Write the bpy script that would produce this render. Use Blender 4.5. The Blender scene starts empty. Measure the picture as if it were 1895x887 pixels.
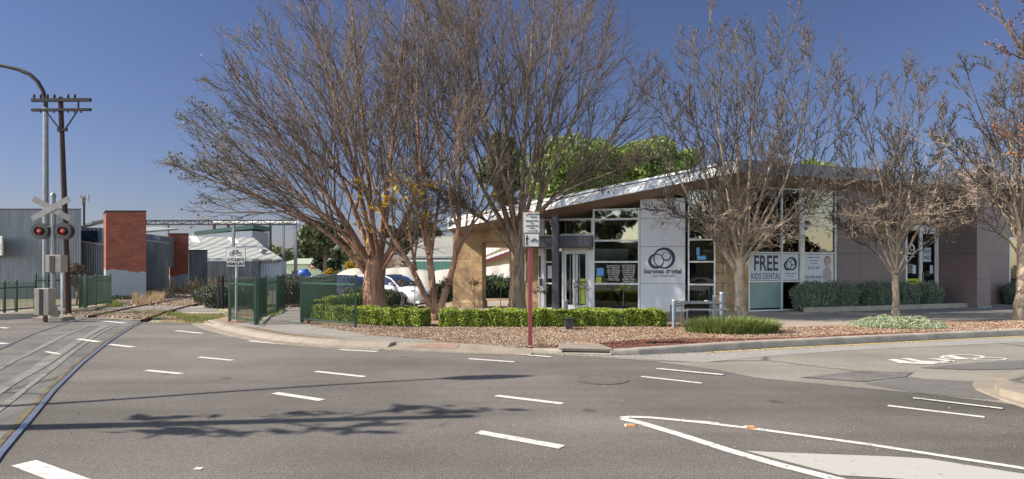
import bpy, math, random
import numpy as np
from mathutils import Vector, Matrix
R = math.radians
scene = bpy.context.scene
random.seed(7)
col = scene.collection
# ---------------------------------------------------------------- camera
FPX, CX, CY, H = 1150.0, 947.5, 492.0, 1.6      # focal length, principal point and horizon in photo pixels; eye height
cam = bpy.data.cameras.new("camera"); co = bpy.data.objects.new("camera", cam); col.objects.link(co)
co.location = (0, 0, H); co.rotation_euler = (R(90), 0, 0)
cam.sensor_width = 36; cam.lens = FPX / 1895 * 36; cam.shift_y = (CY - 443.5) / 1895
cam.clip_end = 5000; cam.clip_start = 0.05
scene.camera = co
# ---------------------------------------------------------------- light
SUN_EL, SUN_AZ = R(38), R(5.5)          # elevation; direction of travel measured from +X towards +Y
trav = Vector((math.cos(SUN_EL) * math.cos(SUN_AZ), math.cos(SUN_EL) * math.sin(SUN_AZ), -math.sin(SUN_EL)))
w = bpy.data.worlds.new("World"); scene.world = w; w.use_nodes = True
nt = w.node_tree; bg = nt.nodes['Background']
sky = nt.nodes.new('ShaderNodeTexSky'); sky.sky_type = 'NISHITA'; sky.sun_disc = False
sky.sun_elevation = SUN_EL; sky.sun_rotation = math.atan2(-trav.x, -trav.y)
sky.air_density = 1.15; sky.dust_density = 0.6; sky.ozone_density = 4.0; sky.altitude = 200
# polarised look: deep, dim blue low in the north; low southern sky boosted as added fill for the shaded facades
tc = nt.nodes.new('ShaderNodeTexCoord'); sp_ = nt.nodes.new('ShaderNodeSeparateXYZ'); nt.links.new(tc.outputs['Generated'], sp_.inputs[0])
def mrange(sock, a, b):
    m = nt.nodes.new('ShaderNodeMapRange'); m.interpolation_type = 'SMOOTHSTEP'; m.inputs[1].default_value = a; m.inputs[2].default_value = b; nt.links.new(sock, m.inputs[0]); return m.outputs[0]
mxm = nt.nodes.new('ShaderNodeMath'); mxm.operation = 'MAXIMUM'; nt.links.new(mrange(sp_.outputs[2], .42, .75), mxm.inputs[0]); bm = nt.nodes.new('ShaderNodeMath'); bm.operation = 'MULTIPLY'; nt.links.new(mrange(sp_.outputs[1], .1, -.4), bm.inputs[0]); nt.links.new(mrange(sp_.outputs[2], .75, .3), bm.inputs[1]); back = bm.outputs[0]; mxm.inputs[1].default_value = 0
tint = nt.nodes.new('ShaderNodeMix'); tint.data_type = 'RGBA'; tint.inputs[6].default_value = (.262, .24, .3, 1); tint.inputs[7].default_value = (.58, .5, .42, 1); nt.links.new(mxm.outputs[0], tint.inputs[0])
t2 = nt.nodes.new('ShaderNodeMix'); t2.data_type = 'RGBA'; nt.links.new(back, t2.inputs[0]); nt.links.new(tint.outputs[2], t2.inputs[6]); t2.inputs[7].default_value = (2.9, 2.3, 1.8, 1); tint = t2
mulc = nt.nodes.new('ShaderNodeMix'); mulc.data_type = 'RGBA'; mulc.blend_type = 'MULTIPLY'; mulc.inputs[0].default_value = 1; nt.links.new(sky.outputs[0], mulc.inputs[6]); nt.links.new(tint.outputs[2], mulc.inputs[7])
nt.links.new(mulc.outputs[2], bg.inputs[0]); bg.inputs[1].default_value = 0.15
sl = bpy.data.lights.new("sun", 'SUN'); sl.energy = 5.0; sl.angle = R(0.4); sl.color = (1, 0.915, 0.79)
so = bpy.data.objects.new("sun", sl); col.objects.link(so); so.rotation_euler = trav.to_track_quat('-Z', 'Y').to_euler()
so.location = (-20, 0, 20)
vs = scene.view_settings; vs.view_transform = 'Standard'; vs.look = 'None'; vs.gamma = 1; vs.exposure = 0.88
# ---------------------------------------------------------------- helpers
def G(px, py, h=0.0):                 # photo pixel on level ground of height h -> metres
    Y = FPX * (H - h) / (py - CY); return ((px - CX) * Y / FPX, Y)
def P(px, py, Y):                     # photo pixel at distance Y -> metres
    return Vector(((px - CX) * Y / FPX, Y, H - (py - CY) * Y / FPX))
def tag(o, label=None, cat=None, group=None, kind=None):
    if label: o['label'] = label
    if cat: o['category'] = cat
    if group: o['group'] = group
    if kind: o['kind'] = kind
    return o
def empty(name, loc, label, cat, group=None):
    o = bpy.data.objects.new(name, None); o.empty_display_size = 0.2; col.objects.link(o); o.location = loc
    return tag(o, label, cat, group)
def wpos(o):
    v = Vector(o.location)
    while o.parent: o = o.parent; v += o.location
    return v
def link(name, me, parent=None, origin=None):
    o = bpy.data.objects.new(name, me); col.objects.link(o)
    if parent is not None: o.parent = parent
    elif origin is not None: o.location = origin
    return o
class MB:
    "collects faces in WORLD coordinates; build() makes one mesh object under its parent"
    def __init__(s): s.v = []; s.f = []; s.mi = []; s.sm = []; s.m = 0; s.M = None; s.smooth = False
    def add(s, vs_, fs, smooth=None):
        n = len(s.v)
        for p in vs_:
            p = Vector(p)
            if s.M is not None: p = s.M @ p
            s.v.append(tuple(p))
        for f in fs:
            s.f.append(tuple(i + n for i in f)); s.mi.append(s.m); s.sm.append(s.smooth if smooth is None else smooth)
        return s
    def box(s, x0, x1, y0, y1, z0, z1):
        v = [(x, y, z) for z in (z0, z1) for y in (y0, y1) for x in (x0, x1)]
        return s.add(v, [(0, 2, 3, 1), (4, 5, 7, 6), (0, 1, 5, 4), (2, 6, 7, 3), (0, 4, 6, 2), (1, 3, 7, 5)], False)
    def prism(s, pts, z0, z1):       # plan polygon; z0/z1 numbers or lists
        n = len(pts); a = z0 if hasattr(z0, '__len__') else [z0] * n; b = z1 if hasattr(z1, '__len__') else [z1] * n
        v = [(p[0], p[1], a[i]) for i, p in enumerate(pts)] + [(p[0], p[1], b[i]) for i, p in enumerate(pts)]
        f = [tuple(reversed(range(n))), tuple(range(n, 2 * n))] + [(i, (i + 1) % n, (i + 1) % n + n, i + n) for i in range(n)]
        return s.add(v, f, False)
    def slab(s, pts, d):             # any planar polygon (3D points) thickened by vector d
        n = len(pts); d = Vector(d); v = [Vector(p) for p in pts] + [Vector(p) + d for p in pts]
        return s.add(v, [tuple(reversed(range(n))), tuple(range(n, 2 * n))] + [(i, (i + 1) % n, (i + 1) % n + n, i + n) for i in range(n)], False)
    def tube(s, pts, r, n=8, cap=True):
        pts = [Vector(p) for p in pts]; k = len(pts); rr = r if hasattr(r, '__len__') else [r] * k
        v = []; f = []; up = Vector((0, 0, 1))
        t0 = (pts[1] - pts[0]).normalized()
        a = t0.cross(up) if abs(t0.z) < .9 else t0.cross(Vector((1, 0, 0)))
        a.normalize()
        for i in range(k):
            t = (pts[min(i + 1, k - 1)] - pts[max(i - 1, 0)]).normalized()
            a = (a - t * a.dot(t)).normalized(); b = t.cross(a)
            for j in range(n):
                q = 2 * math.pi * j / n; v.append(pts[i] + (a * math.cos(q) + b * math.sin(q)) * rr[i])
        for i in range(k - 1):
            for j in range(n): f.append((i * n + j, i * n + (j + 1) % n, (i + 1) * n + (j + 1) % n, (i + 1) * n + j))
        s.add(v, f, True)
        if cap: s.add(v[:n], [tuple(range(n))], False); s.add(v[-n:], [tuple(reversed(range(n)))], False)
        return s
    def bar(s, a, b, wx, wy):        # rectangular bar between two points
        a = Vector(a); b = Vector(b); t = (b - a).normalized()
        u = t.cross(Vector((0, 0, 1))) if abs(t.z) < .95 else Vector((1, 0, 0))
        u.normalize(); q = t.cross(u)
        v = [p + u * sx * wx / 2 + q * sy * wy / 2 for p in (a, b) for sx, sy in ((-1, -1), (1, -1), (1, 1), (-1, 1))]
        return s.add(v, [(0, 3, 2, 1), (4, 5, 6, 7), (0, 1, 5, 4), (1, 2, 6, 5), (2, 3, 7, 6), (3, 0, 4, 7)], False)
    def ring(s, c, ro, ri, n=40, off=(0, 0), t=.004):   # flat crescent ring in the local xz plane, facing -y
        v = []
        for d in (0, -t):
            for r_, o_ in ((ro, (0, 0)), (ri, off)):
                for j in range(n):
                    q = 2 * math.pi * j / n; v.append((c[0] + o_[0] + r_ * math.cos(q), c[1] + d, c[2] + o_[1] + r_ * math.sin(q)))
        f = []
        for j in range(n):
            k = (j + 1) % n
            f += [(2 * n + j, 2 * n + k, 3 * n + k, 3 * n + j), (j, k, 2 * n + k, 2 * n + j), (n + k, n + j, 3 * n + j, 3 * n + k)]
        return s.add(v, f, False)
    def line(s, a, b, wd, t=.004, y=0):   # flat bar in local xz plane
        dx, dz = b[0] - a[0], b[1] - a[1]; L = math.hypot(dx, dz) or 1; nx, nz = -dz / L * wd / 2, dx / L * wd / 2
        p = [(a[0] + nx, y, a[1] + nz), (b[0] + nx, y, b[1] + nz), (b[0] - nx, y, b[1] - nz), (a[0] - nx, y, a[1] - nz)]
        return s.slab(p, (0, -t, 0))
    def build(s, name, mats, parent=None, origin=None, bevel=0):
        me = bpy.data.meshes.new(name)
        o = Vector((0, 0, 0))
        if parent is not None: o = wpos(parent)
        elif origin is not None: o = Vector(origin)
        me.from_pydata([tuple(Vector(p) - o) for p in s.v], [], s.f)
        for m in (mats if isinstance(mats, (list, tuple)) else [mats]): me.materials.append(m)
        me.polygons.foreach_set('material_index', s.mi); me.polygons.foreach_set('use_smooth', s.sm); me.update()
        ob = link(name, me, parent, origin)
        if bevel:
            b = ob.modifiers.new('bevel', 'BEVEL'); b.width = bevel; b.segments = 2; b.limit_method = 'ANGLE'
        return ob
def npmesh(name, V, F, mat, parent=None, origin=None, smooth=False):
    "V (n,3) world coords, F (m,k) equal-size faces"
    o = np.array(wpos(parent)) if parent is not None else np.array(origin if origin is not None else (0, 0, 0), float)
    V = np.asarray(V, float) - o; F = np.asarray(F, np.int32)
    me = bpy.data.meshes.new(name); me.vertices.add(len(V)); me.vertices.foreach_set('co', V.ravel())
    k = F.shape[1]; me.loops.add(F.size); me.loops.foreach_set('vertex_index', F.ravel())
    me.polygons.add(len(F)); me.polygons.foreach_set('loop_start', np.arange(len(F), dtype=np.int32) * k)
    me.polygons.foreach_set('loop_total', np.full(len(F), k, np.int32))
    me.polygons.foreach_set('use_smooth', np.full(len(F), smooth))
    me.materials.append(mat); me.update(calc_edges=True); me.validate()
    return link(name, me, parent, origin)
# ---------------------------------------------------------------- materials
def newmat(name):
    m = bpy.data.materials.new(name); m.use_nodes = True
    return m, m.node_tree, m.node_tree.nodes['Principled BSDF']
def mat(name, c, rough=.7, var=.12, scale=3.0, bump=0.0, bscale=None, metal=0.0, c2=None, spec=.5, world=False, det=6, stretch=None):
    m, t, b = newmat(name); N = t.nodes.new; L = t.links.new
    b.inputs['Roughness'].default_value = rough; b.inputs['Metallic'].default_value = metal
    b.inputs['Specular IOR Level'].default_value = spec
    g = N('ShaderNodeNewGeometry') if world else N('ShaderNodeTexCoord')
    vec = g.outputs['Position'] if world else g.outputs['Object']
    if stretch:
        mp = N('ShaderNodeMapping'); mp.inputs['Scale'].default_value = (1, 1, stretch); L(vec, mp.inputs[0]); vec = mp.outputs[0]
    n = N('ShaderNodeTexNoise'); n.inputs['Scale'].default_value = scale; n.inputs['Detail'].default_value = det
    n.inputs['Roughness'].default_value = .65
    L(vec, n.inputs['Vector'])
    cr = N('ShaderNodeValToRGB'); L(n.outputs['Fac'], cr.inputs[0])
    ca = [max(0, x * (1 - var)) for x in c]; cb = [x * (1 + var) for x in c] if c2 is None else c2
    cr.color_ramp.elements[0].position = .32; cr.color_ramp.elements[1].position = .68
    cr.color_ramp.elements[0].color = (*ca, 1); cr.color_ramp.elements[1].color = (*cb, 1)
    L(cr.outputs[0], b.inputs['Base Color'])
    if bump:
        n2 = N('ShaderNodeTexNoise'); n2.inputs['Scale'].default_value = bscale or scale * 8; n2.inputs['Detail'].default_value = 4
        L(vec, n2.inputs['Vector']); bp = N('ShaderNodeBump'); bp.inputs['Strength'].default_value = 1; bp.inputs['Distance'].default_value = bump
        L(n2.outputs['Fac'], bp.inputs['Height']); L(bp.outputs[0], b.inputs['Normal'])
    return m
def leafmat(name, ca, cb, rough=.5, trans=.25, scale=1.2):
    m, t, b = newmat(name); N = t.nodes.new; L = t.links.new
    g = N('ShaderNodeNewGeometry'); cr = N('ShaderNodeValToRGB')
    n = N('ShaderNodeTexNoise'); n.inputs['Scale'].default_value = scale; L(g.outputs['Position'], n.inputs['Vector'])
    ad = N('ShaderNodeMath'); ad.operation = 'MULTIPLY_ADD'; L(n.outputs['Fac'], ad.inputs[0]); ad.inputs[1].default_value = .9; ad.inputs[2].default_value = -.45
    a2 = N('ShaderNodeMath'); L(ad.outputs[0], a2.inputs[0]); L(g.outputs['Random Per Island'], a2.inputs[1])
    L(a2.outputs[0], cr.inputs[0]); cr.color_ramp.elements[0].color = (*ca, 1); cr.color_ramp.elements[1].color = (*cb, 1)
    L(cr.outputs[0], b.inputs['Base Color']); b.inputs['Roughness'].default_value = rough
    tr = N('ShaderNodeBsdfTranslucent'); L(cr.outputs[0], tr.inputs[0]); mx = N('ShaderNodeMixShader'); mx.inputs[0].default_value = trans
    L(b.outputs[0], mx.inputs[1]); L(tr.outputs[0], mx.inputs[2]); L(mx.outputs[0], t.nodes['Material Output'].inputs[0])
    return m
def corrmat(name, c, pitch=.076, axis=0, var=.18, rough=.5, metal=.3, dist=.012, c2=None):
    m, t, b = newmat(name); N = t.nodes.new; L = t.links.new
    g = N('ShaderNodeNewGeometry'); sx = N('ShaderNodeSeparateXYZ'); L(g.outputs['Position'], sx.inputs[0])
    ml = N('ShaderNodeMath'); ml.operation = 'MULTIPLY'; ml.inputs[1].default_value = 2 * math.pi / pitch; L(sx.outputs[axis], ml.inputs[0])
    sn = N('ShaderNodeMath'); sn.operation = 'SINE'; L(ml.outputs[0], sn.inputs[0])
    bp = N('ShaderNodeBump'); bp.inputs['Distance'].default_value = dist; L(sn.outputs[0], bp.inputs['Height']); L(bp.outputs[0], b.inputs['Normal'])
    n = N('ShaderNodeTexNoise'); n.inputs['Scale'].default_value = .8; n.inputs['Detail'].default_value = 8
    mp = N('ShaderNodeMapping'); mp.inputs['Scale'].default_value = (4, 4, .6); L(g.outputs['Position'], mp.inputs[0]); L(mp.outputs[0], n.inputs['Vector'])
    cr = N('ShaderNodeValToRGB'); L(n.outputs['Fac'], cr.inputs[0]); cr.color_ramp.elements[0].position = .35; cr.color_ramp.elements[1].position = .7
    cr.color_ramp.elements[0].color = (*[x * (1 - var) for x in c], 1); cr.color_ramp.elements[1].color = (*(c2 or [x * (1 + var) for x in c]), 1)
    L(cr.outputs[0], b.inputs['Base Color']); b.inputs['Roughness'].default_value = rough; b.inputs['Metallic'].default_value = metal
    return m
def brickmat(name, c1, c2, mortar, bw, bh, ms=.01, bump=.01, rough=.9, noise=.3, sc=1.0, paint=None, nb=.0):
    m, t, b = newmat(name); N = t.nodes.new; L = t.links.new
    g = N('ShaderNodeNewGeometry'); sx = N('ShaderNodeSeparateXYZ'); L(g.outputs['Position'], sx.inputs[0])
    ad = N('ShaderNodeMath'); L(sx.outputs[0], ad.inputs[0]); L(sx.outputs[1], ad.inputs[1])
    cb = N('ShaderNodeCombineXYZ'); L(ad.outputs[0], cb.inputs[0]); L(sx.outputs[2], cb.inputs[1])
    br = N('ShaderNodeTexBrick'); L(cb.outputs[0], br.inputs['Vector']); br.inputs['Scale'].default_value = sc
    br.inputs['Brick Width'].default_value = bw; br.inputs['Row Height'].default_value = bh; br.inputs['Mortar Size'].default_value = ms
    br.inputs['Color1'].default_value = (*c1, 1); br.inputs['Color2'].default_value = (*c2, 1); br.inputs['Mortar'].default_value = (*mortar, 1)
    n = N('ShaderNodeTexNoise'); n.inputs['Scale'].default_value = 2.2; n.inputs['Detail'].default_value = 8; L(g.outputs['Position'], n.inputs['Vector'])
    mx = N('ShaderNodeMix'); mx.data_type = 'RGBA'; mx.blend_type = 'MULTIPLY'; mx.inputs[0].default_value = 1
    cr = N('ShaderNodeValToRGB'); cr.color_ramp.elements[0].color = (1 - noise,) * 3 + (1,); cr.color_ramp.elements[1].color = (1 + noise * .5,) * 3 + (1,)
    cr.color_ramp.elements[0].position = .3; cr.color_ramp.elements[1].position = .7
    L(n.outputs['Fac'], cr.inputs[0]); L(br.outputs['Color'], mx.inputs[6]); L(cr.outputs[0], mx.inputs[7]); out = mx.outputs[2]
    if paint:                        # painted lower course with an uneven upper edge
        zt, pc = paint
        n3 = N('ShaderNodeTexNoise'); n3.inputs['Scale'].default_value = 1.3; L(g.outputs['Position'], n3.inputs['Vector'])
        a = N('ShaderNodeMath'); a.operation = 'MULTIPLY_ADD'; a.inputs[1].default_value = .6; a.inputs[2].default_value = zt - .3; L(n3.outputs['Fac'], a.inputs[0])
        lt = N('ShaderNodeMath'); lt.operation = 'LESS_THAN'; L(sx.outputs[2], lt.inputs[0]); L(a.outputs[0], lt.inputs[1])
        n4 = N('ShaderNodeTexNoise'); n4.inputs['Scale'].default_value = 1.1; n4.inputs['Detail'].default_value = 1; L(g.outputs['Position'], n4.inputs['Vector'])
        a4 = N('ShaderNodeMath'); a4.operation = 'MULTIPLY_ADD'; a4.inputs[1].default_value = 1.2; a4.inputs[2].default_value = -.45; L(n4.outputs['Fac'], a4.inputs[0])
        gt = N('ShaderNodeMath'); gt.operation = 'GREATER_THAN'; L(sx.outputs[2], gt.inputs[0]); L(a4.outputs[0], gt.inputs[1])
        ml = N('ShaderNodeMath'); ml.operation = 'MULTIPLY'; L(lt.outputs[0], ml.inputs[0]); L(gt.outputs[0], ml.inputs[1])
        m3 = N('ShaderNodeMix'); m3.data_type = 'RGBA'; L(ml.outputs[0], m3.inputs[0]); L(out, m3.inputs[6]); m3.inputs[7].default_value = (*pc, 1); out = m3.outputs[2]
    L(out, b.inputs['Base Color']); b.inputs['Roughness'].default_value = rough
    bp = N('ShaderNodeBump'); bp.inputs['Distance'].default_value = bump; bp.invert = True; L(br.outputs['Fac'], bp.inputs['Height'])
    if nb:
        b2 = N('ShaderNodeBump'); b2.inputs['Distance'].default_value = nb; n5 = N('ShaderNodeTexNoise'); n5.inputs['Scale'].default_value = 9; n5.inputs['Detail'].default_value = 8
        L(g.outputs['Position'], n5.inputs['Vector']); L(n5.outputs['Fac'], b2.inputs['Height']); L(bp.outputs[0], b2.inputs['Normal']); L(b2.outputs[0], b.inputs['Normal'])
    else: L(bp.outputs[0], b.inputs['Normal'])
    return m
def glassmat(name, tint=(.65, .72, .7), ior=2.2):
    m, t, b = newmat(name); N = t.nodes.new; L = t.links.new; t.nodes.remove(b)
    tr = N('ShaderNodeBsdfTransparent'); tr.inputs[0].default_value = (*tint, 1); gl = N('ShaderNodeBsdfGlossy'); gl.inputs['Roughness'].default_value = .02
    n = N('ShaderNodeTexNoise'); n.inputs['Scale'].default_value = 1.1; bp = N('ShaderNodeBump'); bp.inputs['Distance'].default_value = .004
    g = N('ShaderNodeNewGeometry'); L(g.outputs['Position'], n.inputs['Vector']); L(n.outputs['Fac'], bp.inputs['Height']); L(bp.outputs[0], gl.inputs['Normal'])
    fr = N('ShaderNodeFresnel'); fr.inputs[0].default_value = ior; mx = N('ShaderNodeMixShader')
    L(fr.outputs[0], mx.inputs[0]); L(tr.outputs[0], mx.inputs[1]); L(gl.outputs[0], mx.inputs[2]); L(mx.outputs[0], t.nodes['Material Output'].inputs[0])
    return m
def groundmat(name, c, c2, big=.35, speck=60, sa=.35, bump=.004, rough=.9, pebble=None, cracks=False, streak=None, drips=0):
    "granular ground: large tone drift, fine aggregate speckle, optional pebble cells, cracks and long tyre-polished streaks"
    m, t, b = newmat(name); N = t.nodes.new; L = t.links.new
    g = N('ShaderNodeNewGeometry'); pos = g.outputs['Position']
    n = N('ShaderNodeTexNoise'); n.inputs['Scale'].default_value = big; n.inputs['Detail'].default_value = 7; n.inputs['Roughness'].default_value = .6; L(pos, n.inputs['Vector'])
    cr = N('ShaderNodeValToRGB'); cr.color_ramp.elements[0].position = .35; cr.color_ramp.elements[1].position = .65
    cr.color_ramp.elements[0].color = (*c, 1); cr.color_ramp.elements[1].color = (*c2, 1); L(n.outputs['Fac'], cr.inputs[0]); out = cr.outputs[0]
    def mult(out, fac_socket, lo, hi, p0=.3, p1=.7):
        r = N('ShaderNodeValToRGB'); r.color_ramp.elements[0].position = p0; r.color_ramp.elements[1].position = p1
        r.color_ramp.elements[0].color = (lo, lo, lo, 1); r.color_ramp.elements[1].color = (hi, hi, hi, 1); L(fac_socket, r.inputs[0])
        x = N('ShaderNodeMix'); x.data_type = 'RGBA'; x.blend_type = 'MULTIPLY'; x.inputs[0].default_value = 1; L(out, x.inputs[6]); L(r.outputs[0], x.inputs[7]); return x.outputs[2]
    n2 = N('ShaderNodeTexNoise'); n2.inputs['Scale'].default_value = speck; n2.inputs['Detail'].default_value = 3; n2.inputs['Roughness'].default_value = .8; L(pos, n2.inputs['Vector'])
    out = mult(out, n2.outputs['Fac'], 1 - sa, 1 + sa)
    n6 = N('ShaderNodeTexNoise'); n6.inputs['Scale'].default_value = speck * .22; n6.inputs['Detail'].default_value = 2; L(pos, n6.inputs['Vector'])
    out = mult(out, n6.outputs['Fac'], 1 - sa * .12, 1 + sa * .12)
    h = n2.outputs['Fac']
    if pebble:
        v = N('ShaderNodeTexVoronoi'); v.inputs['Scale'].default_value = pebble; L(pos, v.inputs['Vector'])
        sx = N('ShaderNodeSeparateColor'); L(v.outputs['Color'], sx.inputs[0]); out = mult(out, sx.outputs[0], .6, 1.45, 0, 1); h = v.outputs['Distance']
    if streak:
        rot, amt = streak; mp = N('ShaderNodeMapping'); mp.inputs['Rotation'].default_value = (0, 0, rot); mp.inputs['Scale'].default_value = (.05, 1.1, 1); L(pos, mp.inputs[0])
        n3 = N('ShaderNodeTexNoise'); n3.inputs['Scale'].default_value = 1.0; n3.inputs['Detail'].default_value = 4; L(mp.outputs[0], n3.inputs['Vector']); out = mult(out, n3.outputs['Fac'], 1 - amt * .8, 1 + amt * .6, .38, .62)
    if drips:
        vd = N('ShaderNodeTexVoronoi'); vd.inputs['Scale'].default_value = drips; nd = N('ShaderNodeTexNoise'); nd.inputs['Scale'].default_value = 9; L(pos, nd.inputs['Vector'])
        md = N('ShaderNodeMix'); md.data_type = 'RGBA'; md.inputs[0].default_value = .06; L(pos, md.inputs[6]); L(nd.outputs['Color'], md.inputs[7]); L(md.outputs[2], vd.inputs['Vector']); out = mult(out, vd.outputs['Distance'], .55, 1.0, .03, .1)
    if cracks:
        nz = N('ShaderNodeTexNoise'); nz.inputs['Scale'].default_value = 1.5; L(pos, nz.inputs['Vector'])
        mxv = N('ShaderNodeMix'); mxv.data_type = 'RGBA'; mxv.inputs[0].default_value = .25; L(pos, mxv.inputs[6]); L(nz.outputs['Color'], mxv.inputs[7])
        v2 = N('ShaderNodeTexVoronoi'); v2.feature = 'DISTANCE_TO_EDGE'; v2.inputs['Scale'].default_value = cracks; L(mxv.outputs[2], v2.inputs['Vector'])
        out = mult(out, v2.outputs['Distance'], .35, 1.0, 0.0, .012)
    L(out, b.inputs['Base Color']); b.inputs['Roughness'].default_value = rough; b.inputs['Specular IOR Level'].default_value = .3
    bp = N('ShaderNodeBump'); bp.inputs['Distance'].default_value = bump; L(h, bp.inputs['Height']); L(bp.outputs[0], b.inputs['Normal'])
    return m
def paintmat(name, c, wear=.35, scale=14):
    "road paint worn through to asphalt-grey in small flakes"
    m, t, b = newmat(name); N = t.nodes.new; L = t.links.new; g = N('ShaderNodeNewGeometry')
    n = N('ShaderNodeTexNoise'); n.inputs['Scale'].default_value = scale; n.inputs['Detail'].default_value = 10; n.inputs['Roughness'].default_value = .8; L(g.outputs['Position'], n.inputs['Vector'])
    cr = N('ShaderNodeValToRGB'); e = cr.color_ramp.elements; e[0].position = wear; e[0].color = (.2, .19, .18, 1); e[1].position = wear + .06; e[1].color = (*c, 1); L(n.outputs['Fac'], cr.inputs[0])
    L(cr.outputs[0], b.inputs['Base Color']); b.inputs['Roughness'].default_value = .6; return m
M = {}
M['asphalt'] = groundmat('asphalt', (.098, .088, .08), (.175, .156, .143), big=.22, speck=70, sa=.9, bump=.007, streak=(.12, .2), drips=.9)
M['oldasphalt'] = groundmat('old_asphalt', (.19, .172, .148), (.24, .222, .195), big=.5, speck=42, sa=.4, bump=.005, cracks=.22, streak=(-.3, .1))
M['chipseal'] = groundmat('chipseal', (.24, .228, .215), (.29, .275, .262), big=.6, speck=45, sa=.45, bump=.006)
M['patch'] = groundmat('patch_asphalt', (.12, .113, .108), (.15, .14, .135), big=.9, speck=55, sa=.4, bump=.005)
M['infill'] = groundmat('track_asphalt', (.09, .085, .08), (.165, .155, .147), big=1.1, speck=50, sa=.6, bump=.008, cracks=.3, streak=(1.05, .18))
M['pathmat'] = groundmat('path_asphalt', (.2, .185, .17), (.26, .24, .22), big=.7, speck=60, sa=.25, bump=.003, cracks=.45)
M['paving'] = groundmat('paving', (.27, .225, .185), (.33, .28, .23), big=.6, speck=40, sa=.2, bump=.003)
M['gravel'] = groundmat('gravel', (.14, .09, .058), (.3, .21, .145), big=.8, speck=40, sa=.5, bump=.02, pebble=22)
M['mulch'] = groundmat('mulch', (.075, .026, .017), (.13, .05, .032), big=1.2, speck=40, sa=.6, bump=.025, pebble=26)
M['dirt'] = groundmat('dirt', (.2, .17, .11), (.3, .26, .16), big=.15, speck=12, sa=.4, bump=.02)
M['ballast'] = groundmat('ballast', (.24, .2, .165), (.4, .33, .27), big=.5, speck=30, sa=.5, bump=.04, pebble=14)
M['lot'] = groundmat('lot', (.25, .215, .18), (.31, .27, .23), big=.4, speck=40, sa=.2, bump=.003)
M['concrete'] = mat('concrete', (.3, .26, .21), .85, .16, 2.5, .004, 40, world=True)
M['kerbconc'] = mat('kerb_concrete', (.235, .2, .16), .85, .2, 2.5, .003, 40, world=True)
M['darkconc'] = mat('weathered_concrete', (.3, .265, .225), .9, .25, 3, .004, 40, world=True)
M['white'] = paintmat('road_paint', (.6, .575, .54), .4)
M['hatch'] = paintmat('road_paint_area', (.4, .385, .36), .36, 9)
M['yellowp'] = paintmat('yellow_paint', (.55, .4, .12), .38)
M['green_steel'] = mat('green_steel', (.01, .05, .032), .35, .15, 5, spec=.6)
M['grey_steel'] = mat('galvanised_steel', (.2, .205, .22), .45, .15, 8, metal=.5)
M['pale_steel'] = mat('pale_steel', (.5, .5, .52), .45, .1, 8, metal=.3)
M['blue_steel'] = mat('blue_grey_steel', (.2, .235, .28), .4, .15, 8, metal=.2)
M['rust'] = mat('rust_steel', (.1, .038, .022), .85, .4, 6, .003, 60, c2=(.22, .1, .06))
M['railtop'] = mat('rail_top', (.36, .39, .47), .35, .15, 6, metal=.85)
M['maroon'] = mat('maroon_paint', (.24, .05, .05), .45, .12, 6)
M['black'] = mat('black_paint', (.012, .012, .014), .45, .1, 6)
M['signwhite'] = mat('sign_white', (.62, .58, .53), .4, .06, 5)
M['signgrey'] = mat('sign_back', (.22, .2, .185), .6, .25, 5)
M['red_lens'] = mat('red_lens', (.28, .018, .012), .15, .2, 20)
M['beige_box'] = mat('beige_box', (.3, .25, .2), .6, .15, 4)
M['polewood'] = mat('stained_pole', (.035, .014, .012), .75, .3, 4, .004, 30)
M['dark_timber'] = mat('dark_timber', (.02, .015, .02), .8, .3, 5)
M['corr'] = corrmat('corrugated_blue_grey', (.115, .125, .15), .11, dist=.0035)
M['corr2'] = corrmat('corrugated_grey', (.13, .14, .155), .11, var=.3, dist=.006)
M['corrroof'] = corrmat('roof_sheets', (.33, .33, .31), .9, var=.1, dist=.03, metal=.1)
M['corrpale'] = corrmat('pale_cladding', (.33, .35, .4), .2, var=.1)
M['corrgreen'] = corrmat('green_cladding', (.36, .42, .3), .4, var=.08, metal=0)
M['greentrim'] = mat('green_trim', (.03, .09, .08), .5)
M['brick'] = brickmat('red_brick', (.25, .06, .035), (.17, .042, .026), (.16, .08, .06), .24, .086, .008, .006, paint=(1.42, (.21, .235, .27)))
M['brickB'] = brickmat('red_brick_low', (.28, .065, .035), (.2, .048, .028), (.15, .075, .055), .24, .086, .008, .006, paint=(1.02, (.21, .235, .27)))
M['stone'] = brickmat('sandstone', (.4, .27, .15), (.27, .17, .09), (.42, .3, .19), .62, .36, .014, .015, noise=.5, nb=.02)
M['roughstone'] = brickmat('rock_face_stone', (.36, .26, .17), (.27, .19, .12), (.17, .12, .08), .55, .34, .018, .05, noise=.4, nb=.06)
M['soffit'] = mat('soffit', (.36, .245, .175), .7, .12, 2)
M['fascia'] = mat('fascia', (.8, .79, .77), .45, .05, 2)
M['fasciashade'] = mat('fascia_shade_tone', (.2, .2, .23), .5, .1, 2)  # right-hand fascia: its shade is put into the darker colour
M['rooftin'] = corrmat('roof_tin', (.5, .5, .5), .3, axis=0, var=.06, metal=.2)
M['panelw'] = mat('white_panel', (.56, .55, .58), .45, .03, 2)
M['panelb'] = mat('brown_panel', (.175, .125, .125), .6, .06, 2)
M['frame'] = mat('window_frame', (.62, .61, .6), .4, .04, 4)
M['purple'] = mat('slate_paint', (.075, .068, .09), .5, .1, 4)
M['glass'] = glassmat('window_glass'); M['glassd'] = glassmat('dark_glass', (.4, .45, .44), 1.8)
M['frost'] = mat('frosted_glass', (.2, .29, .28), .25, .12, 1.5)
M['sticker'] = mat('poster_white', (.5, .54, .62), .35, .04, 6)
M['navy'] = mat('navy_print', (.02, .025, .06), .5, .05, 6)
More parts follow.
